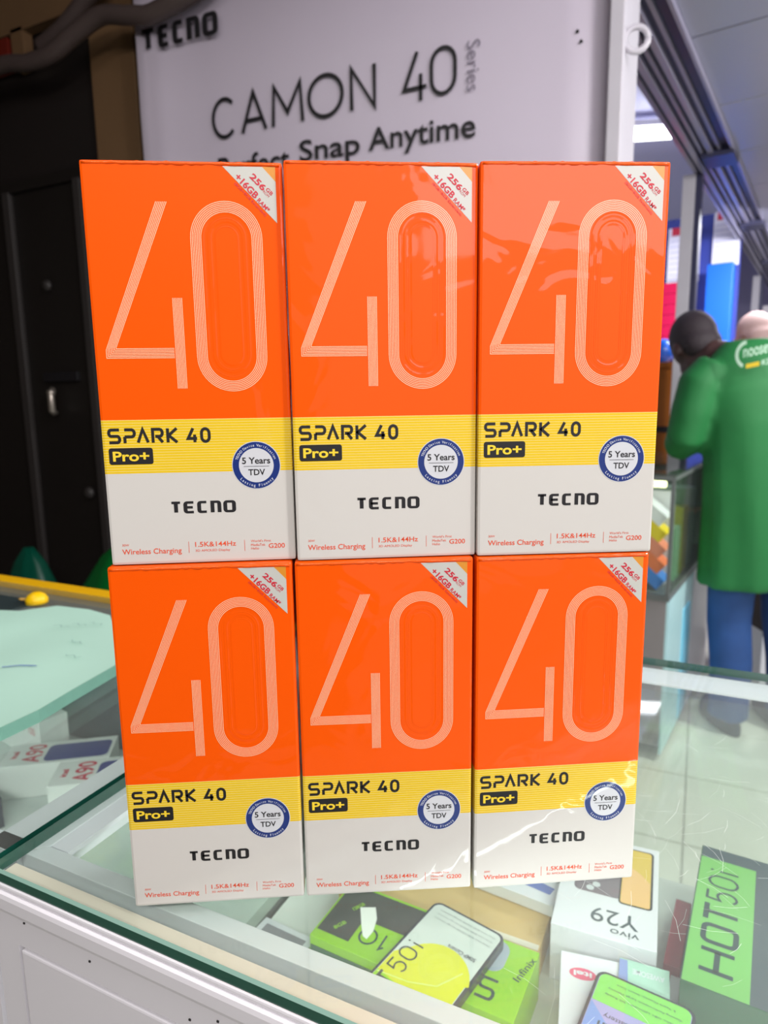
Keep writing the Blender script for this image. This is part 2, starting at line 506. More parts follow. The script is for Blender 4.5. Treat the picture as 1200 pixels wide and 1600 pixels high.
def carton_material():
    m = bpy.data.materials.new('printed_carton_film')
    m.use_nodes = True
    nt = m.node_tree; N = nt.nodes; Lk = nt.links
    b = N['Principled BSDF']
    tc = N.new('ShaderNodeTexCoord')
    sp = N.new('ShaderNodeSeparateXYZ')
    Lk.new(tc.outputs['Object'], sp.inputs[0])
    def math_(op, a, bb):
        n = N.new('ShaderNodeMath'); n.operation = op
        for i, v in enumerate((a, bb)):
            if hasattr(v, 'links'): Lk.new(v, n.inputs[i])
            else: n.inputs[i].default_value = v
        return n.outputs[0]
    z = sp.outputs['Z']
    is_o = math_('GREATER_THAN', z, 0.0708)
    is_w = math_('LESS_THAN', z, 0.0452)
    st = math_('LESS_THAN', math_('FRACT', math_('DIVIDE', z, 0.00128), 0.0), 0.30)
    def mix(f, a, c):
        n = N.new('ShaderNodeMix'); n.data_type = 'RGBA'
        Lk.new(f, n.inputs['Factor'])
        for k, v in (('A', a), ('B', c)):
            if hasattr(v, 'links'): Lk.new(v, n.inputs[k])
            else: n.inputs[k].default_value = v
        return n.outputs['Result']
    yel = mix(st, (0.76, 0.50, 0.012, 1), (0.78, 0.62, 0.16, 1))
    c1 = mix(is_w, yel, (0.60, 0.58, 0.55, 1))
    c2 = mix(is_o, c1, (0.90, 0.094, 0.0004, 1))
    Lk.new(c2, b.inputs['Base Color'])
    b.inputs['Roughness'].default_value = 0.45
    b.inputs['Specular IOR Level'].default_value = 0.1
    b.inputs['Coat Weight'].default_value = 0.6
    b.inputs['Coat Roughness'].default_value = 0.04
    # slack shrink film: broad waves and a few fine creases
    mp = N.new('ShaderNodeMapping')
    Lk.new(tc.outputs['Object'], mp.inputs[0])
    oi = N.new('ShaderNodeObjectInfo')
    cx = N.new('ShaderNodeCombineXYZ')
    sc_ = math_('MULTIPLY', oi.outputs['Random'], 37.0)
    Lk.new(sc_, cx.inputs[0]); Lk.new(sc_, cx.inputs[2])
    Lk.new(cx.outputs[0], mp.inputs['Location'])
    n1 = N.new('ShaderNodeTexNoise'); n1.inputs['Scale'].default_value = 22; n1.inputs['Detail'].default_value = 2
    n1.inputs['Distortion'].default_value = 1.2
    Lk.new(mp.outputs[0], n1.inputs['Vector'])
    bp = N.new('ShaderNodeBump'); bp.inputs['Strength'].default_value = 0.09; bp.inputs['Distance'].default_value = 0.012
    Lk.new(n1.outputs['Fac'], bp.inputs['Height'])
    Lk.new(bp.outputs['Normal'], b.inputs['Coat Normal'])
    return m


M_carton = carton_material()
M_lines = pm('pale_pink_lines', (248, 190, 150), 0.45, coat=0.8)
M_lab = pm('silver_label', (192, 192, 186), 0.4, coat=0.5)
M_och = pm('ochre_label', (214, 140, 40), 0.4, coat=0.5)
M_crim = pm('crimson_print', (196, 28, 52), 0.5)
M_oprint = pm('orange_red_print', (222, 78, 40), 0.5)
M_yprint = pm('yellow_print', (240, 205, 50), 0.5)
M_blue = pm('badge_blue', (20, 46, 116), 0.35, coat=0.5)
M_badge = pm('badge_silver', (204, 206, 212), 0.35, coat=0.4)
M_wprint = pm('white_print', (225, 228, 235), 0.5)

# front-plane print: local x across, local "y" of the flat maker becomes z, pushed out of the front face
FP = lambda off: Matrix(((1, 0, 0, 0), (0, 0, 1, -off), (0, 1, 0, 0), (0, 0, 0, 1)))
mm = 0.001


def S(pts): return [(x * mm, y * mm) for x, y in pts]


def make_phone_box():
    root = empty('phone_box')
    c = MB().box(0, BW, 0, BD, 0, BH).build('carton', M_carton, root, bevel=0.0014)
    rs_ = random.Random(5)
    sm_ = MB().tube([(0.0012 + (BW - 0.0024) * q / 40, 0.0003, BH - 0.0011 - 0.0003 * rs_.random()) for q in range(41)], [0.0006 + 0.00045 * rs_.random() for q in range(41)], 10).build('film_crimp', M_carton, root, smooth=True)
    # the outlined "4"
    T = FP(0.00012)
    d4 = MB()
    for k in range(7):
        o = 0.4 + 0.76 * k
        sl = 5.05 / 5.0
        # left slanted line, chamfer, bottom line
        x_top = 32.2 + o * 1.02
        xl = 5.2 + o
        yb = 99.2 + o * 0.93
        yc = 103.2 + o * 0.25
        d4.strip(S([(x_top, 168.9), (xl, yc), (xl, yb), (36.7, yb)]), 0.36 * mm, False, 0, T)
        xv = 36.9 + 0.1 + o * 0.9
        d4.strip(S([(xv, 126.7), (xv, 85.2)]), 0.36 * mm, False, 0, T)
    d4.build('printed_digit', M_lines, root, fix=False)
    d0 = MB()
    for k in range(7):
        o = 0.2 + 0.76 * k
        d0.strip(S(stadium(63.4, 83.6 + o, 169.5 - o, 16.4 - o, 24)), 0.36 * mm, True, 0, T)
    d0.build('printed_digit', M_lines, root, fix=False)
    # embossed capsule in the zero: two shallow raised rings
    em = MB()
    for y0, y1, r in ((91.5, 163.0, 9.6), (94.8, 159.4, 6.2)):
        for dr_, z0, z1 in ((-0.8, 0.00001, 0.00009), (0.0, 0.00009, 0.00009), (0.8, 0.00009, 0.00001)):
            a = stadium(63.5, y0 - dr_ + 0.4, y1 + dr_ - 0.4, r + dr_ - 0.4, 20)
            bb = stadium(63.5, y0 - dr_ - 0.4, y1 + dr_ + 0.4, r + dr_ + 0.4, 20)
            n = len(a)
            vs = [(x * mm, -z1, y * mm) for x, y in a] + [(x * mm, -z0, y * mm) for x, y in bb]
            em.add(vs, [(i, (i + 1) % n, n + (i + 1) % n, n + i) for i in range(n)])
    em.build('embossed_capsule', M_carton, root, smooth=True, fix=False)
    # corner label
    lb = MB()
    lb.flat(S([(63.2, 184.3), (86.9, 160.0), (86.9, 177.9), (81.0, 184.3)]), 0, FP(0.0001))
    lb.flat(S([(81.0, 184.3), (86.9, 177.9), (86.9, 184.3)]), 1, FP(0.0001))
    lab = lb.build('corner_label', [M_lab, M_och], root, fix=False)
    lab['label'] = 'silver corner label with an ochre tip and crimson lettering'
    tx = MB()
    R = lambda x, y: FP(0.0002) @ Matrix.Translation((x * mm, y * mm, 0)) @ Matrix.Rotation(math.radians(-46), 4, 'Z')
    a = R(77.0, 182.0)
    text_fit(tx, '256', 0.2 * mm, 8.6 * mm, -3.0 * mm, -0.1 * mm, 0.03, 0, a)
    text_fit(tx, 'GB', 9.0 * mm, 12.6 * mm, -1.6 * mm, 0.1 * mm, 0.02, 0, a)
    text_fit(tx, 'ROM', 8.8 * mm, 12.2 * mm, -3.1 * mm, -2.0 * mm, 0.0, 0, a)
    b = R(71.0, 181.9)
    text_fit(tx, '+16GB', -0.2 * mm, 12.6 * mm, -3.6 * mm, -0.5 * mm, 0.03, 0, b)
    text_fit(tx, 'RAM*', 13.6 * mm, 20.6 * mm, -3.6 * mm, -1.5 * mm, 0.02, 0, b)
    text_fit(tx, '(8GB+8GB Extended)', 1.6 * mm, 21.0 * mm, -6.0 * mm, -4.5 * mm, 0.0, 0, b)
    tx.build('label_words', M_crim, lab, fix=False)
    # series name
    w = MB()
    T2 = FP(0.00012)
    sw = 1.4 * mm
    def it(k, a, b_): return (k, a * mm, b_ * mm)
    stroke_word(w, [it('S', 2.9, 9.2), it('P', 10.2, 16.2), it('V', 16.3, 22.4), it('R', 23.3, 29.2), it('K', 30.3, 36.0)], 59.5 * mm, 66.9 * mm, sw, 0, T2)
    w.build('printed_word', M_black, root, fix=False); w = MB()
    stroke_word(w, [it('4', 39.8, 45.2), it('0', 46.2, 51.2)], 59.3 * mm, 66.8 * mm, sw, 0, T2)
    w.build('printed_word', M_black, root, fix=False)
    pp = MB()
    pp.flat(S(rrect(2.9, 23.5, 49.6, 57.5, 1.2)), 0, FP(0.0001))
    plate = pp.build('name_plate', M_black, root, fix=False)
    plate['label'] = 'black rounded plate with yellow lettering'
    t = MB(); text_fit(t, 'Pro+', 4.7 * mm, 21.7 * mm, 51.1 * mm, 55.9 * mm, 0.025, 0, FP(0.0002))
    t.build('plate_word', M_yprint, plate, fix=False)
    # round badge
    bx, by = 72.3, 47.9
    g = MB()
    g.flat(S(arc(bx, by, 11.75, 11.75, 0, 355, 48)), 1, FP(0.00008))
    g.flat(S(arc(bx, by, 11.4, 11.4, 0, 355, 48)), 0, FP(0.00014))
    g.flat(S(arc(bx, by, 8.4, 8.4, 0, 355, 48)), 1, FP(0.0002))
    badge = g.build('round_badge', [M_blue, M_badge], root, fix=False)
    badge['label'] = 'round blue and silver badge'
    t = MB()
    TB = FP(0.00026)
    text_fit(t, '5 Years', 65.5 * mm, 79.1 * mm, 48.6 * mm, 51.8 * mm, 0.02, 0, TB)
    t.strip(S([(66.2, 47.4), (78.5, 47.4)]), 0.22 * mm, False, 0, TB)
    text_fit(t, 'TDV', 68.3 * mm, 76.4 * mm, 43.0 * mm, 46.0 * mm, 0.02, 0, TB)
    t.build('badge_words', M_black, badge, fix=False)
    t = MB()
    def ring(txt, a0, a1, r, hgt, inward):
        n = len(txt)
        for i, ch in enumerate(txt):
            if ch == ' ': continue
            a_ = a0 + (a1 - a0) * i / (n - 1)
            vs, fs = glyphs(ch)
            cx_ = (min(v[0] for v in vs) + max(v[0] for v in vs)) / 2
            rad = math.radians(a_)
            rot = rad - PI / 2 if not inward else rad + PI / 2
            base = r if not inward else r + hgt * 0.7
            X = FP(0.00026) @ Matrix.Translation(((bx + base * math.cos(rad)) * mm, (by + base * math.sin(rad)) * mm, 0)) @ Matrix.Rotation(rot, 4, 'Z')
            t.add([((x_ - cx_) * hgt * mm, y_ * hgt * mm, 0) for x_, y_ in vs], fs, 0, X)
    ring('TECNO Device Verification', 160, 20, 9.2, 1.75, False)
    ring('Lasting Fluency', 222, 318, 9.2, 1.9, True)
    t.build('badge_ring_words', M_wprint, badge, fix=False)
    # maker's wordmark
    w = MB()
    stroke_word(w, [it('T', 29.6, 35.6), it('E', 36.2, 42.0), it('C', 42.8, 48.2), it('n', 49.2, 54.4), it('O', 55.4, 61.5)], 25.0 * mm, 31.0 * mm, 1.2 * mm, 0, T2, 0, 1.55)
    w.build('printed_word', M_black, root, fix=False)
    # fine print
    f = MB()
    for s_, x0, x1, y0, y1, bo in (('30W', 5.7, 9.0, 9.5, 10.6, 0), ('Wireless Charging', 5.5, 34.0, 4.5, 8.0, 0.008), ('1.5K&144Hz', 40.7, 60.6, 8.1, 10.6, 0.008),
                                  ('3D AMOLED Display', 40.7, 57.6, 5.3, 6.8, 0), ("World's First", 67.9, 77.8, 9.6, 10.8, 0), ('MediaTek', 67.9, 75.0, 7.6, 8.8, 0), ('Helio', 67.9, 71.8, 5.8, 7.0, 0),
                                  ('G200', 76.6, 84.6, 6.3, 8.7, 0.01)):
        text_fit(f, s_, x0 * mm, x1 * mm, y0 * mm, y1 * mm, bo, 0, T2)
    for x in (37.6, 64.8): f.strip(S([(x, 5.3), (x, 10.9)]), 0.2 * mm, False, 0, T2)
    fp = f.build('fine_print', M_oprint, root, fix=False)
    fp['label'] = 'small orange-red lettering along the foot'
    return root


proto = make_phone_box()
box_pose = [  # u, n, row, turn
    (-0.2581, 0.2295, 1, 30.60, 'orange, yellow and white sealed phone box, left end of the upper row'),
    (-0.1781, 0.2724, 1, 30.31, 'orange, yellow and white sealed phone box, middle of the upper row'),
    (-0.0988, 0.3155, 1, 28.64, 'orange, yellow and white sealed phone box, right end of the upper row'),
    (-0.2588, 0.2267, 0, 29.28, 'orange, yellow and white sealed phone box on the glass, left end of the lower row'),
    (-0.1792, 0.2711, 0, 28.78, 'orange, yellow and white sealed phone box on the glass, middle of the lower row'),
    (-0.0985, 0.3139, 0, 29.9, 'orange, yellow and white sealed phone box on the glass, right end of the lower row'),
]
for i, (x, y, row, a, lab) in enumerate(box_pose):
    o = proto if i == 0 else copy_tree(proto)
    o.location = (x, y, GZ + 0.0002 + row * (BH + 0.0004))
    o.rotation_euler = (0, 0, math.radians(a))
    tag(o, lab, 'box', 'stack of sealed phone boxes')

# ------------------------------------------------------------------ glass counters
N0, N1 = 0.2155, 0.705


def display_counter(name, x0, x1, label, shelf_z, shelf_m, inner, back_m, body_m, own=True):
    r = empty(name)
    tag(r, label, 'display counter')
    # glass plate: clear faces, green ground edges
    a = x0 + 0.0006
    g = MB()
    c = 0.0010
    vs = [(x, y, z) for x in (a, x1) for y, z in ((N0, GZ - 0.0078), (N0, GZ - 0.0019), (N0 + c, GZ), (N1, GZ), (N1, GZ - 0.0078))]
    g.add(vs, [(0, 5, 6, 1), (3, 8, 9, 4), (0, 1, 2, 3, 4), (9, 8, 7, 6, 5)], 1)
    g.add(vs, [(2, 7, 8, 3), (4, 9, 5, 0)], 0)
    g.add(vs, [(1, 6, 7, 2)], 2)
    gt = g.build('glass_top', [M_glass, M_edge, M_bevel], r)
    bm = bmesh.new(); bm.from_mesh(gt.data); bmesh.ops.remove_doubles(bm, verts=bm.verts, dist=1e-6); bmesh.ops.recalc_face_normals(bm, faces=bm.faces); bm.to_mesh(gt.data); bm.free()
    return r


# -- main counter
X0, X1 = -0.3625, 1.05
mc = display_counter('display_counter', X0, X1, 'white display counter with a glass top under the orange phone boxes', 0.815, None, None, None, None)
MB().box(X0 + 0.004, X1, N0 + 0.0012, 0.2290, GZ - 0.0077, GZ - 0.0064).build('edge_strip', M_cream, mc)
tz0, tz1 = GZ - 0.030, GZ - 0.0079
MB().prism([(X0 - 0.004, 0.2385), (X1, 0.2385), (X1, 0.2495), (X0 + 0.008, 0.2495)], tz0, tz1).build('frame_rail', M_alu, mc, bevel=0.0006)
MB().prism([(X0 - 0.0045, 0.239), (X0 + 0.0075, 0.2498), (X0 + 0.0075, 0.68), (X0 - 0.0045, 0.69)], tz0, tz1).build('frame_rail', M_alu, mc, bevel=0.0006)
MB().box(X0 + 0.0076, X0 + 0.0225, 0.2505, 0.66, tz1 - 0.004, tz1 - 0.0005).build('frame_strip', M_alu_w, mc)  # white strip: brightness of the rail's lit inner side put into its colour
MB().box(X0 + 0.008, X1, 0.662, 0.698, tz1 - 0.003, tz1).build('frame_rail', M_alu_w, mc, bevel=0.0008)
# front: moulded lip, face, recessed door
MB().box(X0 + 0.001, X1, N0 - 0.0012, N0 + 0.003, 1.0383, 1.0419).build('front_bead', M_white_paint, mc, bevel=0.0012)
MB().box(X0 + 0.001, X1, N0 - 0.0035, N0 + 0.012, 1.0255, 1.0383).build('front_lip', M_white_paint, mc, bevel=0.003)
fb = MB()
dx = -0.342
fb.box(X0 + 0.001, dx, N0 - 0.001, N0 + 0.012, 0.0, 1.0255)
fb.box(dx, X1, N0 - 0.001, N0 + 0.012, 1.006, 1.0255)
fb.box(dx, X1, N0 + 0.004, N0 + 0.012, 0.06, 1.006)
fb.box(dx, X1, N0 - 0.001, N0 + 0.012, 0.0, 0.06)
fb.build('front_panel', M_white_paint, mc)
k = None
for i in range(2):
    a = dx + 0.0022 + 0.66 * i
    MB().box(a, a + 0.655, N0 - 0.0015, N0 + 0.0039, 0.064, 1.0035).build('cabinet_door', M_white_paint, mc, bevel=0.0012)
MB().box(dx + 0.0003, X1, N0 + 0.0030, N0 + 0.0041, 0.0605, 1.0058).build('door_groove', M_gap, mc)
M_shelf = pm('shelf_white', (206, 212, 206), 0.25, var=0.04)
MB().box(X0 + 0.008, X1, N0 + 0.0125, 0.69, 0.80, 0.815).build('display_shelf', M_shelf, mc)
MB().box(X0 + 0.002, X1, 0.05 + N0, 0.69, 0.06, 0.10).build('bottom_board', M_white_paint, mc)
MB().box(X0 + 0.002, X0 + 0.006, N0 + 0.0125, 0.70, 0.0, GZ - 0.031).build('side_glass', M_glass2, mc)
MB().box(X0 + 0.007, X1, 0.692, 0.697, 0.0, GZ - 0.031).build('back_glass', M_glass2, mc)
MB().box(X1 - 0.006, X1, N0 + 0.0125, 0.69, 0.0, GZ - 0.031).build('side_panel', M_white_paint, mc)

rs = random.Random(11)
t = MB()
for q in range(150):
    cx_, cy_ = (rs.gauss(0.0, 0.05), rs.gauss(0.40, 0.06)) if q < 100 else (rs.uniform(-0.2, 0.15), rs.uniform(0.30, 0.55))
    a_ = rs.uniform(0, PI); l_ = rs.uniform(0.003, 0.016)
    pts = [(cx_ + l_ * (k_ - 1) * math.cos(a_ + 0.12 * k_), cy_ + l_ * (k_ - 1) * math.sin(a_ + 0.12 * k_)) for k_ in range(3)]
    t.strip(pts, rs.choice((0.00005, 0.00008, 0.00012)), False, 0, None, GZ + 0.00012)
so = t.build('scratch_marks', pm('scratch_white', (225, 232, 228), 0.6), mc, fix=False)
so['kind'] = 'stuff'
for x_, z_ in ((-0.335, 1.0225), (-0.283, 1.0180), (-0.214, 1.0120), (-0.196, 1.0190)):
    MB().box(x_, x_ + 0.0012, N0 - 0.0016, N0 - 0.001, z_, z_ + 0.0009).build('paint_chip', M_gap, mc)

# -- left counter
LX0, LX1 = -1.75, -0.3655
lc = empty('display_counter')
tag(lc, 'glass counter on the left with mint paper on top and white boxes inside', 'display counter')
g = MB().box(LX0, LX1, N0, 0.665, GZ - 0.007, GZ + 0.001)
g.m = [0, 0, 1, 1, 1, 1]
g.build('glass_top', [M_glass, M_edge_d], lc)
M_alu_g = pm('grey_rail', (128, 126, 128), 0.45, metal=0.3)
MB().box(LX0, LX1 - 0.03, 0.588, 0.640, GZ - 0.031, GZ - 0.0075).build('frame_rail', M_alu_g, lc)
MB().box(LX0, LX1 - 0.002, N0 + 0.02, N0 + 0.032, GZ - 0.03, GZ - 0.0075).build('frame_rail', M_alu, lc)
MB().box(LX1 - 0.030, LX1 - 0.002, 0.235, 0.66, GZ - 0.012, GZ - 0.0075).build('frame_strip', M_alu, lc)
M_yel = pm('yellow_tape', (232, 176, 0), 0.45, var=0.06)
MB().box(LX0, LX1 - 0.03, 0.6405, 0.6665, GZ - 0.02, GZ + 0.0016).build('yellow_edging', M_yel, lc, bevel=0.001)
M_shelf2 = pm('shelf_grey_white', (196, 204, 200), 0.3)
MB().box(LX0, LX1 - 0.004, N0 + 0.013, 0.66, 0.805, 0.82).build('display_shelf', M_shelf2, lc)
M_slate = pm('slate_back', (70, 80, 84), 0.5, var=0.1)
MB().box(LX0, LX1 - 0.004, 0.645, 0.66, 0.0, GZ - 0.032).build('back_panel', M_slate, lc)
MB().box(LX0, LX1 - 0.002, N0, N0 + 0.012, 0.0, GZ - 0.0075).build('front_panel', M_white_paint, lc)
MB().box(LX0, LX0 + 0.012, N0 + 0.013, 0.64, 0.0, GZ - 0.032).build('side_panel', M_white_paint, lc)

# ------------------------------------------------------------------ goods lying inside the counter
def lying_box(name, loc, deg, W, L, H, mats, label, cat='box', group=None, bevel=0.0008):
    """loc = near-left lower corner; top face at local z=H"""
    r = empty(name, loc, math.radians(deg))
    tag(r, label, cat, group)
    MB().box(0, W, 0, L, 0, H).build('carton', mats, r, bevel=bevel)
    return r


def up(z, deg=0, x=0, y=0):
    return Matrix.Translation((x, y, z)) @ Matrix.Rotation(math.radians(deg), 4, 'Z')


SH = 0.8153
E5 = 0.00015
M_dkgreen = pm('dark_green_card', (34, 88, 56), 0.3, coat=0.5, var=0.1)
M_green = pm('mid_green_card', (118, 192, 92), 0.35, coat=0.6)
M_slate_p = pm('slate_print', (66, 82, 90), 0.3, coat=0.6, var=0.08)
M_dkprint = pm('charcoal_print', (52, 58, 54), 0.4, coat=0.3, var=0.1)
M_dtext = pm('dark_teal_text', (28, 62, 62), 0.4)
M_film = pm('clear_white_print', (210, 214, 218), 0.3)

# green box on the right
hb = lying_box('phone_box', (0.0090, 0.4895, SH), -5.0, 0.094, 0.1775, 0.0647, M_dkgreen, 'dark green phone box with a broad light green panel on top', 'box')
W_, L_, H_ = 0.094, 0.1775, 0.0647
p = MB().flat([(0.001, 0.001), (0.0465, 0.001), (0.0465, 0.160), (0.001, 0.160)], 0, up(H_ + E5)).flat([(0.0465, 0.001), (0.093, 0.001), (0.093, 0.1765), (0.001, 0.1765), (0.001, 0.160), (0.0465, 0.160)], 1, up(H_ + E5)).build('printed_panel', [M_green, M_slate_p], hb, fix=False)
t = MB()
TT = up(H_ + 2 * E5, 90, 0.0, 0.0)
sx = 0.030
def rot_word(mb, items, xlo, xhi, w, T): stroke_word(mb, items, -xhi, -xlo, w, 0, T)
rot_word(t, [('H', 0.017, 0.043), ('O', 0.048, 0.072), ('T', 0.074, 0.098)], 0.009, 0.037, 0.0042, TT)
t.build('printed_word', M_dtext, hb, fix=False); t = MB()
rot_word(t, [('5', 0.101, 0.116), ('0', 0.120, 0.137), ('i', 0.140, 0.147)], 0.009, 0.034, 0.0022, TT)
t.build('printed_word', M_dtext, hb, fix=False)
t = MB()
text_fit(t, '8GB', 0.062, 0.082, 0.128, 0.136, 0.03, 0, up(H_ + 2 * E5))
t.flat([(0.060, 0.104), (0.09, 0.104), (0.09, 0.118), (0.060, 0.118)], 0, up(H_ + 2 * E5))
t.flat([(0.060, 0.121), (0.09, 0.121), (0.09, 0.125), (0.060, 0.125)], 0, up(H_ + 2 * E5))
t.build('printed_word', M_film, hb, fix=False); t = MB()
text_fit(t, 'infinix', 0.058, 0.086, 0.010, 0.018, 0.02, 0, up(H_ + 2 * E5, 180, 0.144, 0.028))
t.build('printed_word', M_film, hb, fix=False)
t = MB()
t.strip(rrect(0.058, 0.09, 0.040, 0.072, 0.01), 0.0006, True, 0, up(H_ + 2 * E5))
t.strip(arc(0.075, 0.055, 0.006, 0.006, 0, 340, 16), 0.0006, True, 0, up(H_ + 2 * E5))
t.build('printed_camera_outline', M_grey, hb, fix=False)
t = MB(); text_fit(t, 'Infinix', 0.028, 0.078, 0.022, 0.034, 0.01, 0, FP(E5))
t.build('printed_word', M_dtext, hb, fix=False)

# white box with two pictured phones
wb2 = lying_box('phone_box', (-0.0931, 0.5167, SH), 2.5, 0.085, 0.133, 0.0547, M_white, 'white phone box picturing a purple and a yellow phone, beside the green box', 'box')
H_ = 0.0547
M_purp = pm('purple_grey_print', (124, 112, 122), 0.35, coat=0.5, var=0.15, vscale=40)
M_wallp = pm('yellow_wallpaper_print', (226, 190, 62), 0.35, coat=0.5)
M_peach = pm('peach_print', (240, 190, 120), 0.35, coat=0.5)
MB().flat(rrect(0.013, 0.055, 0.050, 0.128, 0.006), 0, up(H_ + E5)).build('printed_phone', M_purp, wb2, fix=False)
t = MB().flat(rrect(0.052, 0.0805, 0.045, 0.126, 0.004), 0, up(H_ + 1.5 * E5))
ph = t.build('printed_phone', M_black, wb2, fix=False)
t = MB().flat(rrect(0.0535, 0.0785, 0.0465, 0.1245, 0.003), 0, up(H_ + 2.2 * E5))
t.flat([(0.054, 0.047), (0.078, 0.047), (0.078, 0.080), (0.070, 0.090), (0.060, 0.098), (0.054, 0.098)], 1, up(H_ + 2.8 * E5))
t.build('printed_screen', [M_wallp, M_peach], ph, fix=False)
t = MB()
for cx, cy in ((0.032, 0.062), (0.027, 0.056)):
    t.flat(arc(cx, cy, 0.0035, 0.0035, 0, 340, 14), 0, up(H_ + 2 * E5))
t.build('printed_lens', M_film, wb2, fix=False)
t = MB()
TT = up(H_ + 2 * E5, 180)
text_fit(t, 'Y29', -0.070, -0.031, -0.033, -0.016, 0.0, 0, TT)
t.build('printed_word', M_slate_p, wb2, fix=False); t = MB()
text_fit(t, 'vivo', -0.071, -0.048, -0.0125, -0.0055, 0.0, 0, TT)
t.build('printed_word', M_slate_p, wb2, fix=False)

# plain white box with a pink oval
eb = lying_box('phone_box', (-0.0562, 0.344, 0.8155), 9.0, 0.074, 0.160, 0.0445, M_white, 'plain white phone box with a small pink oval badge, under a dark phone', 'box')
H_ = 0.0445
t = MB().flat(arc(0.0175, 0.140, 0.0105, 0.0058, 0, 350, 28), 0, up(H_ + E5))
ov = t.build('oval_badge', pm('pink_badge', (226, 92, 128), 0.4), eb, fix=False)
t = MB(); text_fit(t, 'itel', -0.0245, -0.0105, -0.1425, -0.1375, 0.03, 0, up(H_ + 2 * E5, 180))
t.build('badge_word', M_wprint, ov, fix=False)

# mint card
M_mint = pm('mint_card', (176, 216, 198), 0.4)
cd = empty('printed_card', (-0.0335, 0.4705, 0.8606), math.radians(3))
tag(cd, 'mint green printed card with white capitals lying behind the dark phone', 'card')
MB().box(0, 0.0375, 0, 0.042, 0, 0.0012).build('card_sheet', M_mint, cd)
MB().flat([(-0.0, 0.001), (0.008, 0.001), (0.006, 0.041), (-0.0, 0.041)], 0, up(0.0013)).build('printed_panel', pm('pale_blue_print', (130, 150, 210), 0.4), cd, fix=False)
t = MB(); text_fit(t, 'AWESOME', -0.034, -0.010, -0.034, -0.0285, 0.02, 0, up(0.0014, 180))
t.build('printed_word', M_wprint, cd, fix=False)


def phone(loc, deg, W, L, label):
    r = empty('smartphone', loc, math.radians(deg))
    tag(r, label, 'phone', 'display phones lying in the counter')
    MB().prism(rrect(0, W, 0, L, 0.008), 0, 0.0080).build('phone_body', pm('phone_frame', (66, 72, 84), 0.25, metal=0.5), r, bevel=0.001)
    s = MB().flat(rrect(0.0025, W - 0.0025, 0.0025, L - 0.0025, 0.0062), 0, up(0.0081))
    return r, s


# phone with a lilac and green spec screen
p2, s = phone((-0.0700, 0.3285, 0.8625), -7.7, 0.0715, 0.158, 'dark phone showing a lilac screen with a green top band')
M_lilac = pm('lilac_screen', (172, 164, 216), 0.2, coat=0.5, var=0.1, vscale=12)
scr = s.build('screen', M_lilac, p2, fix=False)
M_gscreen = pm('green_screen_band', (136, 220, 92), 0.2, coat=0.5)
t = MB().flat([(0.003, 0.128), (0.0685, 0.128), (0.0685, 0.1495)] + arc(0.0625, 0.1495, 0.006, 0.006, 0, 90, 5) + arc(0.009, 0.1495, 0.006, 0.006, 90, 180, 5), 0, up(0.00825))
gb = t.build('screen_band', M_gscreen, scr, fix=False)
t = MB()
TT = up(0.0084, 180)
for q, (s_, a, b) in enumerate((('5 Years Fluency, Smart Care', -0.058, -0.016), ('Gaming Performance, Large Memory', -0.063, -0.011), ('Helio G81 Ultimate | 5G Ready', -0.060, -0.010))):
    text_fit(t, s_, a, b, -0.1505 + 0.006 * q, -0.1482 + 0.006 * q, 0.0, 0, TT)
text_fit(t, 'Durable Battery', -0.054, -0.014, -0.1215, -0.1165, 0.0, 0, TT)
text_fit(t, '5000mAh', -0.058, -0.012, -0.1125, -0.1045, 0.02, 0, TT)
t.build('screen_words', M_slate_p, scr, fix=False)
t = MB().flat([(0.003, 0.005), (0.003, 0.127), (0.020, 0.110), (0.010, 0.07)], 0, up(0.0083)).flat([(0.0685, 0.127), (0.0685, 0.02), (0.045, 0.09)], 1, up(0.0083))
t.build('screen_print', [pm('blue_facet', (120, 150, 215), 0.3), pm('pink_facet', (226, 168, 205), 0.3)], scr, fix=False)

# long lime box with charcoal panel
kb = lying_box('phone_box', (-0.2821, 0.4290, 0.8155), -2.9, 0.182, 0.072, 0.0445, M_lime, 'lime green phone box with a charcoal panel, lying under the tilted yellow phone', 'box')
H_ = 0.0445
kb_side = MB().box(0.001, 0.181, -0.0004, 0.0, 0.001, 0.036).build('printed_side', M_dkgreen, kb)
MB().flat([(0.002, 0.0085), (0.034, 0.0085), (0.034, 0.036), (0.100, 0.036), (0.100, 0.069), (0.002, 0.069)], 0, up(H_ + E5)).build('printed_panel', M_dkprint, kb, fix=False)
t = MB()
for cx, cy in ((0.012, 0.021), (0.016, 0.047)):
    text_fit(t, '128GB' if cy > 0.03 else '8GB', -0.006, 0.006, -0.002, 0.002, 0.02, 0, up(H_ + 2 * E5, 62, cx + 0.006, cy))
t.build('printed_word', M_lime, kb, fix=False)
t = MB()
TT = up(H_ + 2 * E5, 180)
stroke_word(t, [('1', -0.066, -0.058), ('o', -0.055, -0.038)], -0.030, -0.012, 0.0018, 0, TT)
t.build('printed_word', M_dtext, kb, fix=False); t = MB()
stroke_word(t, [('S', -0.162, -0.146), ('M', -0.143, -0.124), ('A', -0.122, -0.104), ('R', -0.101, -0.088), ('T', -0.086, -0.070)], -0.030, -0.009, 0.0026, 0, TT)
t.build('printed_word', M_dtext, kb, fix=False); t = MB()
text_fit(t, 'Infinix', 0.012, 0.040, 0.0, 0.006, 0.01, 0, up(H_ + 2 * E5, 75, 0.172, 0.024))
t.build('printed_word', M_dtext, kb, fix=False)
t = MB().flat(rrect(0.128, 0.160, 0.036, 0.069, 0.01), 0, up(H_ + 2 * E5)).build('printed_phone', pm('steel_blue_print', (158, 172, 184), 0.3, coat=0.4), kb, fix=False)
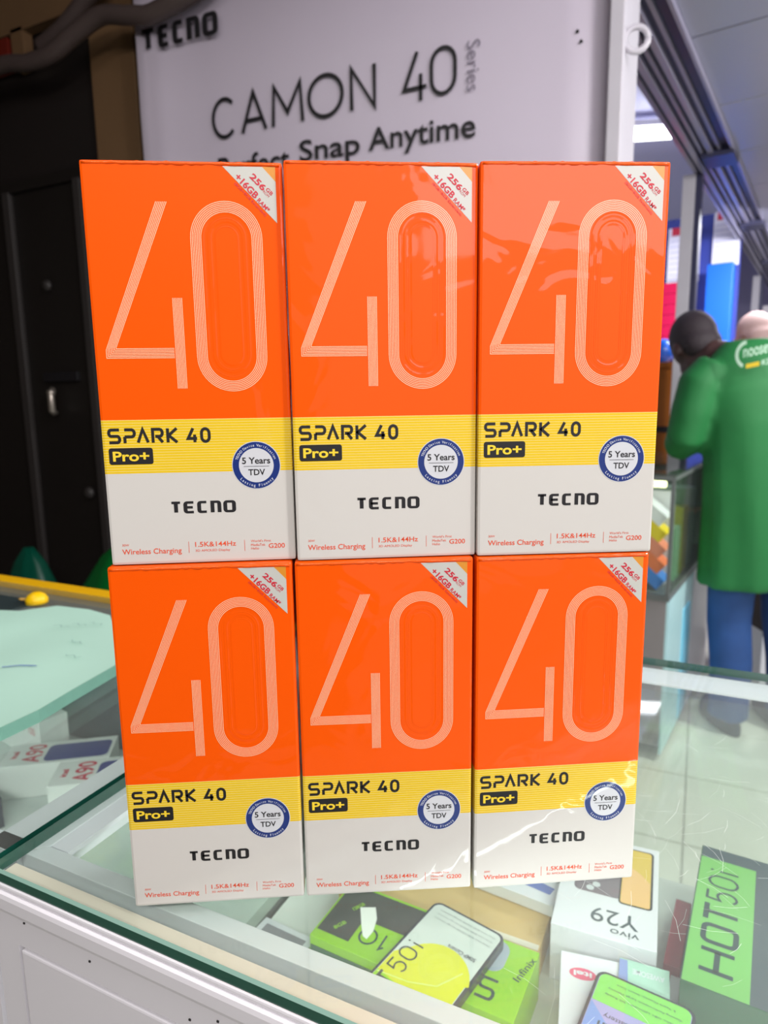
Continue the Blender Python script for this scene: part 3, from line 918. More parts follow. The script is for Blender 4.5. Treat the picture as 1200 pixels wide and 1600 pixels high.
MB().flat(arc(0.147, 0.056, 0.006, 0.006, 0, 340, 16), 0, up(H_ + 3 * E5)).build('printed_lens', M_dkprint, t, fix=False)

tgp = empty('white_scrap', (0, 0, 0))  # thin irregular white shape on top of the lime box
tag(tgp, 'small irregular white piece lying on the lime and charcoal box', 'tag')
MB().prism([(-0.2555, 0.4736), (-0.2428, 0.4793), (-0.2360, 0.4680), (-0.2328, 0.4540), (-0.2341, 0.4440), (-0.2390, 0.4460), (-0.2460, 0.4570)], 0.8605, 0.8612).build('scrap_sheet', pm('scrap_white', (236, 240, 232), 0.6), tgp)

# phone with a yellow swoosh screen, on the lime box
p1, s = phone((-0.2255, 0.3520, 0.8608), -12.5, 0.0705, 0.154, 'grey phone with a pale screen and yellow swoosh, lying across the lime box')
M_pale = pm('pale_screen', (206, 214, 208), 0.2, coat=0.5)
scr = s.build('screen', M_pale, p1, fix=False)
M_ysw = pm('yellow_swoosh', (214, 214, 10), 0.25, coat=0.5)
M_lsw = pm('lime_swoosh', (150, 206, 8), 0.25, coat=0.5)
t = MB().flat([(0.003, 0.02), (0.003, 0.085)] + arc(0.040, 0.080, 0.032, 0.035, 150, 20, 14) + [(0.0675, 0.090), (0.0675, 0.02)], 0, up(0.0083))
t.flat([(0.003, 0.003), (0.0675, 0.003), (0.0675, 0.064), (0.05, 0.062), (0.03, 0.060), (0.003, 0.064)], 1, up(0.0084))
t.strip([(0.004, 0.062), (0.03, 0.068), (0.05, 0.078), (0.060, 0.100)], 0.0012, False, 2, up(0.0085))
t.build('screen_print', [M_ysw, M_lsw, pm('pale_lime', (216, 228, 120), 0.3)], scr, fix=False)
t = MB()
TT = up(0.0087, 90)
rot_word(t, [('H', 0.018, 0.033), ('O', 0.036, 0.050), ('T', 0.052, 0.066)], 0.006, 0.022, 0.0024, TT)
rot_word(t, [('5', 0.070, 0.081), ('0', 0.084, 0.096), ('i', 0.099, 0.104)], 0.006, 0.022, 0.0014, TT)
t.build('screen_words', M_dkprint, scr, fix=False)
t = MB()
TT = up(0.0087, 180)
text_fit(t, '50MP Camera', -0.062, -0.036, -0.118, -0.114, 0.02, 0, TT)
for q in range(3):
    text_fit(t, 'Octa-core 8GB+256GB storage memory', -0.064, -0.010, -0.1465 + 0.005 * q, -0.1445 + 0.005 * q, 0.0, 0, TT)
t.build('screen_fine_print', M_grey, scr, fix=False)

# kraft cardboard box and small goods behind the lime box
kr = lying_box('cardboard_box', (-0.297, 0.5060, SH), -1.0, 0.196, 0.10, 0.030, pm('kraft_card', (204, 172, 112), 0.7, var=0.08, vscale=30), 'flat tan cardboard box behind the lime phone box', 'box')
MB().box(0.12, 0.195, 0.006, 0.012, 0.0301, 0.0306).build('packing_tape', pm('white_tape', (222, 214, 198), 0.4), kr)
wbx = lying_box('accessory_box', (-0.172, 0.5585, 0.8460), -6, 0.075, 0.06, 0.012, M_white, 'small white box with faint blue print lying on the tan cardboard box', 'box')
MB().flat([(0.03, 0.015), (0.068, 0.012), (0.07, 0.022), (0.034, 0.028)], 0, up(0.0122)).build('printed_panel', pm('blue_print', (110, 124, 190), 0.5, var=0.3, vscale=80), wbx, fix=False)
MB().flat([(0.012, 0.036), (0.072, 0.032), (0.072, 0.056), (0.012, 0.058)], 0, up(0.0122)).build('printed_panel', M_grey, wbx, fix=False)
gb2 = lying_box('accessory_box', (-0.345, 0.398, SH), -4, 0.056, 0.05, 0.026, M_film, 'small grey printed box at the left end of the lime phone box', 'box')
MB().flat([(0.006, 0.006), (0.05, 0.006), (0.05, 0.044), (0.006, 0.044)], 0, up(0.0262)).build('printed_panel', M_grey, gb2, fix=False)
rb = lying_box('accessory_box', (-0.0035, 0.545, SH), -5, 0.0135, 0.085, 0.026, pm('crimson_card', (160, 44, 66), 0.3, coat=0.5, var=0.2, vscale=60), 'small crimson box wedged between the white and green phone boxes', 'box')
lying_box('accessory_box', (-0.0005, 0.500, SH), -5, 0.0085, 0.042, 0.020, M_film, 'slim pale grey box in front of the crimson one', 'box')

# ------------------------------------------------------------------ goods in the left counter
M_w2 = pm('cool_white_card', (226, 230, 226), 0.4)
M_navyp = pm('indigo_print', (44, 52, 128), 0.35, coat=0.4, var=0.15, vscale=20)


def red_box(loc, deg, label):
    r = lying_box('phone_box', loc, deg, 0.057, 0.135, 0.045, M_w2, label, 'box', 'white boxes with red figures in the left counter')
    H = 0.045
    t = MB().flat(rrect(0.010, 0.052, 0.052, 0.131, 0.008), 0, up(H + E5))
    t.build('printed_phone', M_navyp, r, fix=False)
    t = MB()
    text_fit(t, 'A90', -0.052, -0.006, -0.048, -0.025, 0.02, 0, up(H + 2 * E5, 180))
    t.build('printed_word', M_red, r, fix=False); t = MB()
    text_fit(t, 'itel', -0.038, -0.020, -0.017, -0.009, 0.03, 0, up(H + 2 * E5, 180))
    t.build('printed_word', M_red, r, fix=False)
    return r


red_box((-0.813, 0.533, 0.8205), -54, 'white phone box with red figures and an indigo picture, the farther of two')
red_box((-0.717, 0.530, 0.8205), -54, 'white phone box with red figures and an indigo picture, the nearer of two')
cb = lying_box('phone_box', (-0.962, 0.597, 0.8205), -12, 0.17, 0.04, 0.068, M_w2, 'long white phone box with small red lettering on its front, under the mint paper', 'box')
t = MB()
text_fit(t, 'CITY 100', 0.098, 0.156, 0.043, 0.054, 0.0, 0, FP(0.0003))
t.flat(arc(0.085, 0.048, 0.007, 0.007, 0, 345, 16), 0, FP(0.0003))
t.build('printed_word', M_red, cb, fix=False)
nb = lying_box('phone_box', (-0.835, 0.425, 0.8205), -8, 0.105, 0.045, 0.038, pm('navy_card', (24, 30, 52), 0.3, coat=0.5), 'dark navy phone box lying near the front of the left counter', 'box')
MB().flat([(0.03, 0.012), (0.09, 0.012), (0.09, 0.020), (0.03, 0.020)], 0, up(0.0382)).build('printed_line', M_red, nb, fix=False)
lying_box('phone_box', (-0.425, 0.30, 0.8205), 2, 0.05, 0.085, 0.035, pm('pale_green_card', (196, 214, 176), 0.5), 'pale green carton low in the left counter beside its right end', 'box')

# mint paper stack on the left counter
M_mintp = pm('mint_paper', (182, 222, 204), 0.6, var=0.03, vscale=12)
M_mints = pm('mint_paper_side', (110, 160, 144), 0.7, var=0.08, vscale=80)
pp = empty('paper_stack', (0, 0, GZ + 0.0012))
tag(pp, 'loose stack of mint green paper lying on the left glass counter', 'paper')
outline = [(-0.95, 0.44), (-0.80, 0.515), (-0.760, 0.5269), (-0.7336, 0.561), (-0.6815, 0.5657), (-0.6389, 0.559), (-0.56, 0.50), (-0.5087, 0.4461), (-0.4992, 0.3862), (-0.4919, 0.3484), (-0.4922, 0.3142), (-0.56, 0.27), (-0.75, 0.24), (-0.95, 0.25)]
mb = MB().prism(outline, 0, 0.0112)
mb.m = [1, 0] + [1] * len(outline)
mb.build('paper_block', [M_mintp, M_mints], pp)
cx = sum(p[0] for p in outline) / len(outline); cy = sum(p[1] for p in outline) / len(outline)
ringv = []
for k in range(9):
    f = k / 8
    ringv.append([(cx + (x - cx) * f, cy + (y - cy) * f, 0.0114 + (0.0012 * (1 - f ** 4)) + 0.0012 * (1 - f ** 6) * math.sin(40 * (cx + (x - cx) * f)) ) for x, y in outline])
MB().loft(ringv[1:], cap=False).add(ringv[1], [tuple(range(len(outline)))]).build('top_sheet', M_mintp, pp, smooth=True)
t = MB()
M_ink = pm('blue_ink', (70, 100, 190), 0.5)
t.strip([(-0.600, 0.392), (-0.588, 0.402), (-0.572, 0.408)], 0.0016, False, 0, up(0.0150))
t.build('pen_stroke', M_ink, pp, fix=False)
t = MB()
random.seed(3)
for (x, y) in ((-0.66, 0.50), (-0.645, 0.512), (-0.63, 0.522), (-0.60, 0.47), (-0.57, 0.44)):
    pts = [(x + 0.004 * i, y + 0.003 * math.sin(i * 2.1 + x * 50)) for i in range(6)]
    t.strip(pts, 0.0007, False, 0, up(0.0151))
t.build('pencil_mark', pm('faint_pencil', (120, 168, 158), 0.6), pp, fix=False)

mt = MB().box(-1.02, -0.80, 0.50, 0.585, GZ + 0.0012, GZ + 0.004).build('counter_mat', pm('dark_mat', (34, 48, 50), 0.6))
tag(mt, 'dark mat on the left glass counter beside the mint paper', 'mat')
yc = empty('bottle_cap', (-0.7955, 0.578, GZ + 0.0042), 0.3)
tag(yc, 'small yellow plastic cap with a cord loop lying by the mint paper', 'cap')
M_ycap = pm('yellow_plastic', (246, 196, 0), 0.4)
MB().loft([[(r * math.cos(2 * PI * k / 20), r * math.sin(2 * PI * k / 20), z) for k in range(20)] for r, z in ((0.014, 0), (0.0142, 0.006), (0.011, 0.011), (0.005, 0.0145))]).build('cap_body', M_ycap, yc, smooth=True)
MB().tube([(-0.012, 0, 0.003), (-0.022, -0.004, 0.005), (-0.028, 0.002, 0.004), (-0.02, 0.006, 0.003), (-0.012, 0.003, 0.003)], 0.0012, 6).build('cord_loop', pm('straw_cord', (190, 150, 70), 0.6), yc, smooth=True)

# ------------------------------------------------------------------ banner
M_ban = pm('banner_vinyl', (206, 196, 212), 0.42, var=0.03, vscale=2.5, bump=0.15, bscale=3)
bn = empty('banner', (0, 1.5, 0))
tag(bn, 'large pale lavender phone banner hanging on the wall behind the boxes', 'banner')
rings = []
xs = [-1.434, -1.42, -1.40, -1.375, -1.34, -1.2, -0.9, -0.6, -0.3, -0.206]
ys = [0.0, -0.012, -0.004, -0.010, 0, 0, 0, 0, 0, 0]
vs, fs = [], []
zz = [1.15, 1.5, 1.8, 2.1, 2.48]
for z in zz:
    for x, y in zip(xs, ys): vs.append((x, y + 0.003 * math.sin(5 * z) * (1 if x < -1.33 else 0), z))
nx = len(xs)
for j in range(len(zz) - 1):
    for i in range(nx - 1): fs.append((j * nx + i, j * nx + i + 1, (j + 1) * nx + i + 1, (j + 1) * nx + i))
o = MB().add(vs, fs).build('banner_sheet', M_ban, bn, smooth=True)
md = o.modifiers.new('thick', 'SOLIDIFY'); md.thickness = 0.004; md.offset = -1
FB = lambda off: Matrix(((1, 0, 0, 0), (0, 0, 1, -off), (0, 1, 0, 0), (0, 0, 0, 1)))
def SH_(k, x0): return Matrix(((1, 0, 0, 0), (k, 1, 0, -k * x0), (0, 0, 1, 0), (0, 0, 0, 1)))   # the print runs slightly out of level
TBn = FB(0.0055)
w = MB()
stroke_word(w, [('T', -1.405, -1.348), ('E', -1.343, -1.300), ('C', -1.294, -1.252), ('n', -1.247, -1.204), ('O', -1.196, -1.147)], 2.238, 2.292, 0.0115, 0, FB(0.0165) @ SH_(-0.043, -1.395), 0, 1.45)
w.build('printed_word', M_black, bn, fix=False)
w = MB()
stroke_word(w, [('c', -1.19, -1.108), ('A', -1.099, -1.018), ('M', -1.006, -0.911), ('o', -0.9016, -0.8013), ('N', -0.786, -0.717)], 1.987, 2.086, 0.0095, 0, TBn @ SH_(-0.015, -1.14))
w.build('printed_word', M_black, bn, fix=False); w = MB()
stroke_word(w, [('4', -0.652, -0.592), ('0', -0.5863, -0.523)], 1.976, 2.076, 0.0085, 0, TBn)
w.build('printed_word', M_black, bn, fix=False)
w = MB()
text_fit(w, 'Series', -0.050, 0.049, -0.015, 0.015, -0.004, 0, TBn @ Matrix.Translation((-0.486, 2.0215, 0)) @ Matrix.Rotation(-PI / 2, 4, 'Z'))
w.build('printed_word', pm('mid_grey_print', (126, 118, 134), 0.5), bn, fix=False)
w = MB()
TBp = TBn @ SH_(-0.047, -0.739)
text_fit(w, 'Perfect', -1.177, -0.957, 1.878, 1.930, 0.012, 0, TBn @ SH_(-0.035, -0.739))
w.build('printed_word', M_black, bn, fix=False); w = MB()
text_fit(w, 'Snap', -0.928, -0.762, 1.874, 1.937, 0.012, 0, TBp)
w.build('printed_word', M_black, bn, fix=False); w = MB()
text_fit(w, 'Anytime', -0.739, -0.480, 1.876, 1.941, 0.012, 0, TBp)
w.build('printed_word', M_black, bn, fix=False)
t = MB()
for x, z in ((-0.27, 2.04), (-0.262, 2.02)): t.ball((x, -0.003, z), 0.0035, 8, 6)
t.build('nail_hole', M_gap, bn)
rg = MB().tube([(0.022 * math.cos(a * PI / 10), 0, 0.022 * math.sin(a * PI / 10)) for a in range(21)], 0.006, 8).build('hanging_ring', M_post, None, smooth=True, loc=(-0.158, 1.50, 2.002), rot=(0, 0, 0.3))
tag(rg, 'pale ring hanging on the white post at the banner edge', 'ring')

# pipes, overhead piece and cloth in the dark corner
M_pipe = pm('mauve_conduit', (74, 62, 60), 0.5, var=0.1)
def smooth_path(pts, n=6):
    P = [Vector(p) for p in pts]; out = []
    for i in range(len(P) - 1):
        p0, p1, p2, p3 = P[max(i - 1, 0)], P[i], P[i + 1], P[min(i + 2, len(P) - 1)]
        for k in range(n):
            t_ = k / n
            out.append(0.5 * ((2 * p1) + (-p0 + p2) * t_ + (2 * p0 - 5 * p1 + 4 * p2 - p3) * t_ ** 2 + (-p0 + 3 * p1 - 3 * p2 + p3) * t_ ** 3))
    return out + [P[-1]]
t = MB().tube(smooth_path([(-2.3, 1.45, 2.30), (-1.92, 1.45, 2.300), (-1.80, 1.45, 2.283), (-1.70, 1.45, 2.285), (-1.60, 1.45, 2.315), (-1.50, 1.45, 2.335), (-1.40, 1.45, 2.312), (-1.30, 1.45, 2.30), (-1.1, 1.45, 2.36), (-1.1, 1.45, 2.6)]), 0.023, 12).build('conduit_pipe', M_pipe, None, smooth=True)
tag(t, 'lower mauve conduit pipe bending across the dark top left corner', 'pipe')
t = MB().tube(smooth_path([(-1.80, 1.50, 2.345), (-1.70, 1.50, 2.375), (-1.60, 1.50, 2.425), (-1.52, 1.50, 2.46), (-1.49, 1.5, 2.52), (-1.485, 1.5, 2.62)]), 0.022, 12).build('conduit_pipe', M_pipe, None, smooth=True)
tag(t, 'upper dark conduit pipe running above the lower bend', 'pipe')
t = MB().box(-2.5, -1.69, 1.53, 1.565, 2.43, 2.64).box(-1.96, -1.91, 1.53, 1.565, 2.33, 2.44).build('overhead_board', M_beige, None)
tag(t, 'beige overhead board with a short drop strip in the top left corner', 'board')
t = MB().box(-2.5, -1.98, 1.53, 1.56, 2.34, 2.425).build('red_sign_board', pm('dull_red', (110, 26, 10), 0.6))
tag(t, 'dull red board at the left frame edge under the beige board', 'board')

def sack(loc, r, h, col, label, seed):
    R = []
    prof = [(0.6, 0.0), (0.95, 0.08), (1.0, 0.35), (0.92, 0.62), (0.66, 0.84), (0.36, 0.95), (0.12, 1.0)]
    for f, z in prof:
        R.append([])
        for k in range(36):
            a = 2 * PI * k / 36
            q = 1 + 0.10 * noise.noise(Vector((math.cos(a) * 2 + seed, math.sin(a) * 2, z * 3))) + 0.05 * math.sin(7 * a + seed + z * 4)
            R[-1].append((r * f * q * math.cos(a), r * f * q * math.sin(a) * 0.6, h * z))
    o = MB().loft(R).build('plastic_sack', pm('green_plastic', col, 0.35, var=0.15), None, smooth=True, loc=loc)
    tag(o, label, 'sack')
sack((-1.80, 1.30, 0), 0.15, 0.90, (0, 76, 58), 'teal green sack standing by the dark door, left of the pair', 1.3)
sack((-1.36, 1.28, 0), 0.26, 0.96, (0, 104, 40), 'bright green sack behind the left counter, right of the pair', 4.1)

# ------------------------------------------------------------------ far showcase across the aisle
fs_ = empty('showcase', wd(-0.435, 2.41, 0), AR)
tag(fs_, 'far glass showcase with coloured phone boxes on a grey base', 'showcase')
M_gbase = pm('grey_laminate', (142, 138, 138), 0.5)
M_cyan = pm('pale_cyan_panel', (186, 226, 230), 0.25, var=0.12, vscale=5)
M_seam = pm('grey_seam', (120, 126, 124), 0.4, metal=0.3)
MB().box(-0.95, -0.002, 0, 1.0, 0.06, 0.61).build('base_cabinet', M_gbase, fs_)
MB().box(-0.002, 0.006, 0.0, 0.50, 0.03, 0.61).build('side_panel', M_cyan, fs_)
MB().box(-0.002, 0.006, 0.51, 1.0, 0.03, 0.61).build('side_panel', pm('white_panel', (226, 224, 230), 0.35), fs_)
MB().box(0.0062, 0.010, 0.30, 0.43, 0.05, 0.5).build('side_stripe', pm('sky_cyan', (120, 205, 235), 0.3), fs_)
MB().box(-0.95, 0.006, -0.006, 1.0, 0.61, 0.63).build('display_floor', M_seam, fs_)
MB().box(-0.95, 0.0, -0.004, 0.0, 0.63, 1.045).build('front_glass', M_glass2, fs_)
MB().box(0.0, 0.004, 0.0, 1.0, 0.63, 1.045).build('side_glass', M_glass2, fs_)
MB().box(-0.95, 0.006, -0.006, 1.0, 1.048, 1.0585).build('glass_top', [M_glass2], fs_)
for x, y in ((0.0, 0.0), (0.0, 1.0)):
    MB().box(x - 0.006, x + 0.006, y - 0.008, y + 0.004, 0.63, 1.048).build('corner_strip', M_seam, fs_)
MB().box(-0.95, 0.006, -0.009, 0.004, 1.036, 1.048).build('frame_rail', M_seam, fs_)
MB().box(-0.002, 0.008, 0.0, 1.0, 1.036, 1.048).build('frame_rail', M_seam, fs_)
MB().tube([(-0.9, 0.03, 1.018), (-0.03, 0.03, 1.018)], 0.011, 10).build('case_tube_light', emit('warm_tube', (255, 250, 200), 3.0), fs_, smooth=True)
for x in (-0.10, -0.85):
    c = MB().tube([(x - 0.018, 0.05, 0.028), (x + 0.018, 0.05, 0.028)], 0.028, 16).box(x - 0.02, x + 0.02, 0.03, 0.07, 0.03, 0.06).build('caster_wheel', M_black, fs_)
cols = [((250, 250, 255), 'white'), ((252, 222, 0), 'bright yellow'), ((250, 150, 120), 'salmon'), ((252, 132, 80), 'orange'), ((70, 140, 230), 'sky blue')]
for k, (c, nm) in enumerate(cols):
    o = lying_box('phone_box', wd(0, 0), 0, 0.17, 0.085, 0.043, pm('case_box_%s' % nm.replace(' ', '_'), c, 0.4), '%s phone box in the leaning row inside the far showcase' % nm, 'box', 'leaning boxes in the far showcase')
    o.location = wd(-0.435 - 0.178 + 0.0 * k, 2.45 + 0.09 * 0, 0.975 - 0.0575 * k)
    o.rotation_euler = (0, math.radians(40), AR)
MB().box(-0.6, -0.02, 0.145, 0.155, 0.632, 0.98).build('display_back', M_white, fs_)
M_pgreen = pm('pale_green_box', (168, 214, 176), 0.4)
for k, (d_, z_, m_, lab) in enumerate(((2.60, 0.632, M_pgreen, 'pale green carton standing inside the far showcase behind the leaning row'), (2.74, 0.632, pm('olive_box', (190, 180, 30), 0.4), 'olive yellow carton standing further back inside the far showcase'), (2.88, 0.632, pm('celadon_box', (150, 176, 160), 0.4), 'grey green carton at the back of the far showcase'))):
    o = lying_box('carton', wd(-0.435 - 0.26, d_, z_), math.degrees(AR), 0.24, 0.11, 0.20 + 0.06 * k, m_, lab, 'box')
MB().box(-0.94, -0.004, 0.96, 0.975, 0.632, 1.03).build('back_panel', pm('grey_green_panel', (120, 140, 128), 0.5), fs_)

# wooden cabinet, blue drum behind the showcase
M_wood = pm('orange_wood', (158, 88, 22), 0.5, var=0.25, vscale=8)
wc = empty('wooden_cabinet', wd(-1.08, 3.62, 0), AR)
tag(wc, 'orange brown wooden cabinet behind the far showcase', 'cabinet')
MB().box(0, 0.40, 0, 0.4, 0.0, 1.46).build('cabinet_body', M_wood, wc, bevel=0.004)
MB().box(-0.01, 0.41, -0.012, 0.41, 1.46, 1.49).build('cabinet_top', M_wood, wc, bevel=0.003)
MB().box(-0.005, 0.405, -0.008, 0.0, 1.14, 1.17).build('cabinet_rail', M_gap, wc)
o = MB().ball((0, 0, 0.065), (0.06, 0.06, 0.065)).build('ball', pm('blue_ball', (20, 90, 200), 0.3), None, smooth=True, loc=wd(-0.78, 3.80, 1.4905))
tag(o, 'shiny blue ball on top of the wooden cabinet', 'ball')

# far shelf unit with crimson and blue stacks and papers
su = empty('shelf_unit', wd(-1.45, 4.85, 0), AR)
tag(su, 'tall blue wall shelf unit of the shop across the aisle', 'shelf')
M_sub = pm('royal_blue_board', (44, 60, 150), 0.5)
MB().box(0, 0.86, 0.2, 0.23, 0, 2.5).build('back_board', M_sub, su)
MB().box(0, 0.86, -0.05, 0.2, 1.56, 1.58).build('shelf_board', M_sub, su)
MB().box(0, 0.86, -0.05, 0.2, 0.9, 0.92).build('shelf_board', M_sub, su)
M_crm = pm('crimson_box', (196, 14, 74), 0.4, coat=0.4)
for k in range(7):
    b = MB().box(0, 0.16, 0, 0.12, 0, 0.066).build('gift_box', M_crm, None, bevel=0.003, loc=wd(-1.01, 4.80, 1.5805 + 0.0675 * k), rot=(0, 0, AR))
    tag(b, ('lowest crimson box of the stack on the blue shelf', 'second crimson box from the bottom of the shelf stack', 'third crimson box from the bottom of the shelf stack', 'middle crimson box of the shelf stack', 'third crimson box from the top of the shelf stack', 'second crimson box from the top of the shelf stack', 'topmost crimson box of the stack on the blue shelf')[k], 'box', 'crimson boxes on the blue shelf')
b = MB().box(0, 0.15, 0, 0.1, 0, 0.56).build('carton', pm('azure_card', (0, 92, 210), 0.45), None, bevel=0.004, loc=wd(-0.745, 4.80, 1.5805), rot=(0, 0, AR))
tag(b, 'tall azure carton on the blue shelf between the steel posts', 'box')
M_paper = pm('notice_paper', (222, 222, 240), 0.6)
M_pline = pm('notice_lines', (160, 165, 205), 0.6)
for k, (w0, z0, wd_, hh, lab) in enumerate(((-1.03, 2.08, 0.20, 0.36, 'lined white notice sheet above the crimson boxes'), (-0.755, 2.16, 0.16, 0.34, 'lined white notice sheet with a red and green head above the azure carton'))):
    n_ = empty('notice_sheet', wd(w0, 5.03, z0), AR)
    tag(n_, lab, 'notice')
    MB().box(0, wd_, 0, 0.004, 0, hh).build('paper', M_paper, n_)
    t = MB()
    for q in range(9): t.box(0.01, wd_ - 0.01, -0.001, -0.0002, 0.02 + hh * 0.1 * q, 0.024 + hh * 0.1 * q)
    t.build('ruled_line', M_pline, n_)
    MB().box(0.02, wd_ - 0.02, -0.0022, -0.0012, hh - 0.05, hh).build('printed_head', M_red, n_)

# pale stalls further off at the right
for k, (w0, d0, z0, z1, wid, c, lab) in enumerate((( -0.60, 6.9, 0, 2.1, 0.13, (226, 220, 226), 'white tall locker at the far end of the aisle'), (-0.80, 7.4, 0, 1.9, 0.16, (196, 180, 110), 'tan locker left of the white one at the far end'), (-0.30, 7.2, 0, 2.0, 0.2, (176, 166, 196), 'lilac locker at the far end by the frame edge'))):
    o = empty('locker', wd(w0, d0, 0), AR)
    tag(o, lab, 'locker')
    MB().box(0, wid, 0, 0.3, z0, z1).build('locker_body', pm('locker_paint', c, 0.5), o, bevel=0.006)
    MB().box(0.01, wid - 0.01, -0.008, -0.0005, 0.1, z1 - 0.05).build('locker_door', pm('locker_paint', c, 0.5), o, bevel=0.004)

# fluorescent tube seen beyond the banner
tl = empty('tube_lamp', (-0.60, 4.548, 2.885), math.atan2(0.05, 0.162))
tag(tl, 'glowing white fluorescent tube under the lavender ceiling beside the banner', 'lamp')
MB().tube([(-0.60, 0, 0), (0.60, 0, 0)], 0.032, 14).build('glow_tube', emit('tube_glow', (250, 252, 255), 9.0), tl, smooth=True)
MB().box(-0.64, 0.64, -0.03, 0.03, 0.04, 0.075).build('lamp_housing', M_white_paint, tl)
for x in (-0.63, 0.60): MB().box(x, x + 0.03, -0.026, 0.026, -0.03, 0.04).build('tube_holder', M_white_paint, tl)
MB().tube([(0, 0, 0.075), (0, 0, 0.115)], 0.012, 6).build('hanger', M_white_paint, tl)

# ------------------------------------------------------------------ people
def remesh(o, vox, sm=6):
    m = o.modifiers.new('remesh', 'REMESH'); m.mode = 'VOXEL'; m.voxel_size = vox; m.use_smooth_shade = True
    m2 = o.modifiers.new('smooth', 'SMOOTH'); m2.iterations = sm; m2.factor = 0.5


def ell(c, rx, ry, tilt=(0, 0), n=24, fold=0.0, ph=0.0, nf=9):
    R = []
    for k in range(n):
        a = 2 * PI * k / n
        q = 1 + fold * math.sin(nf * a + ph)
        x, y = rx * q * math.cos(a), ry * q * math.sin(a)
        R.append((c[0] + x, c[1] + y, c[2] + x * tilt[0] + y * tilt[1]))
    return R


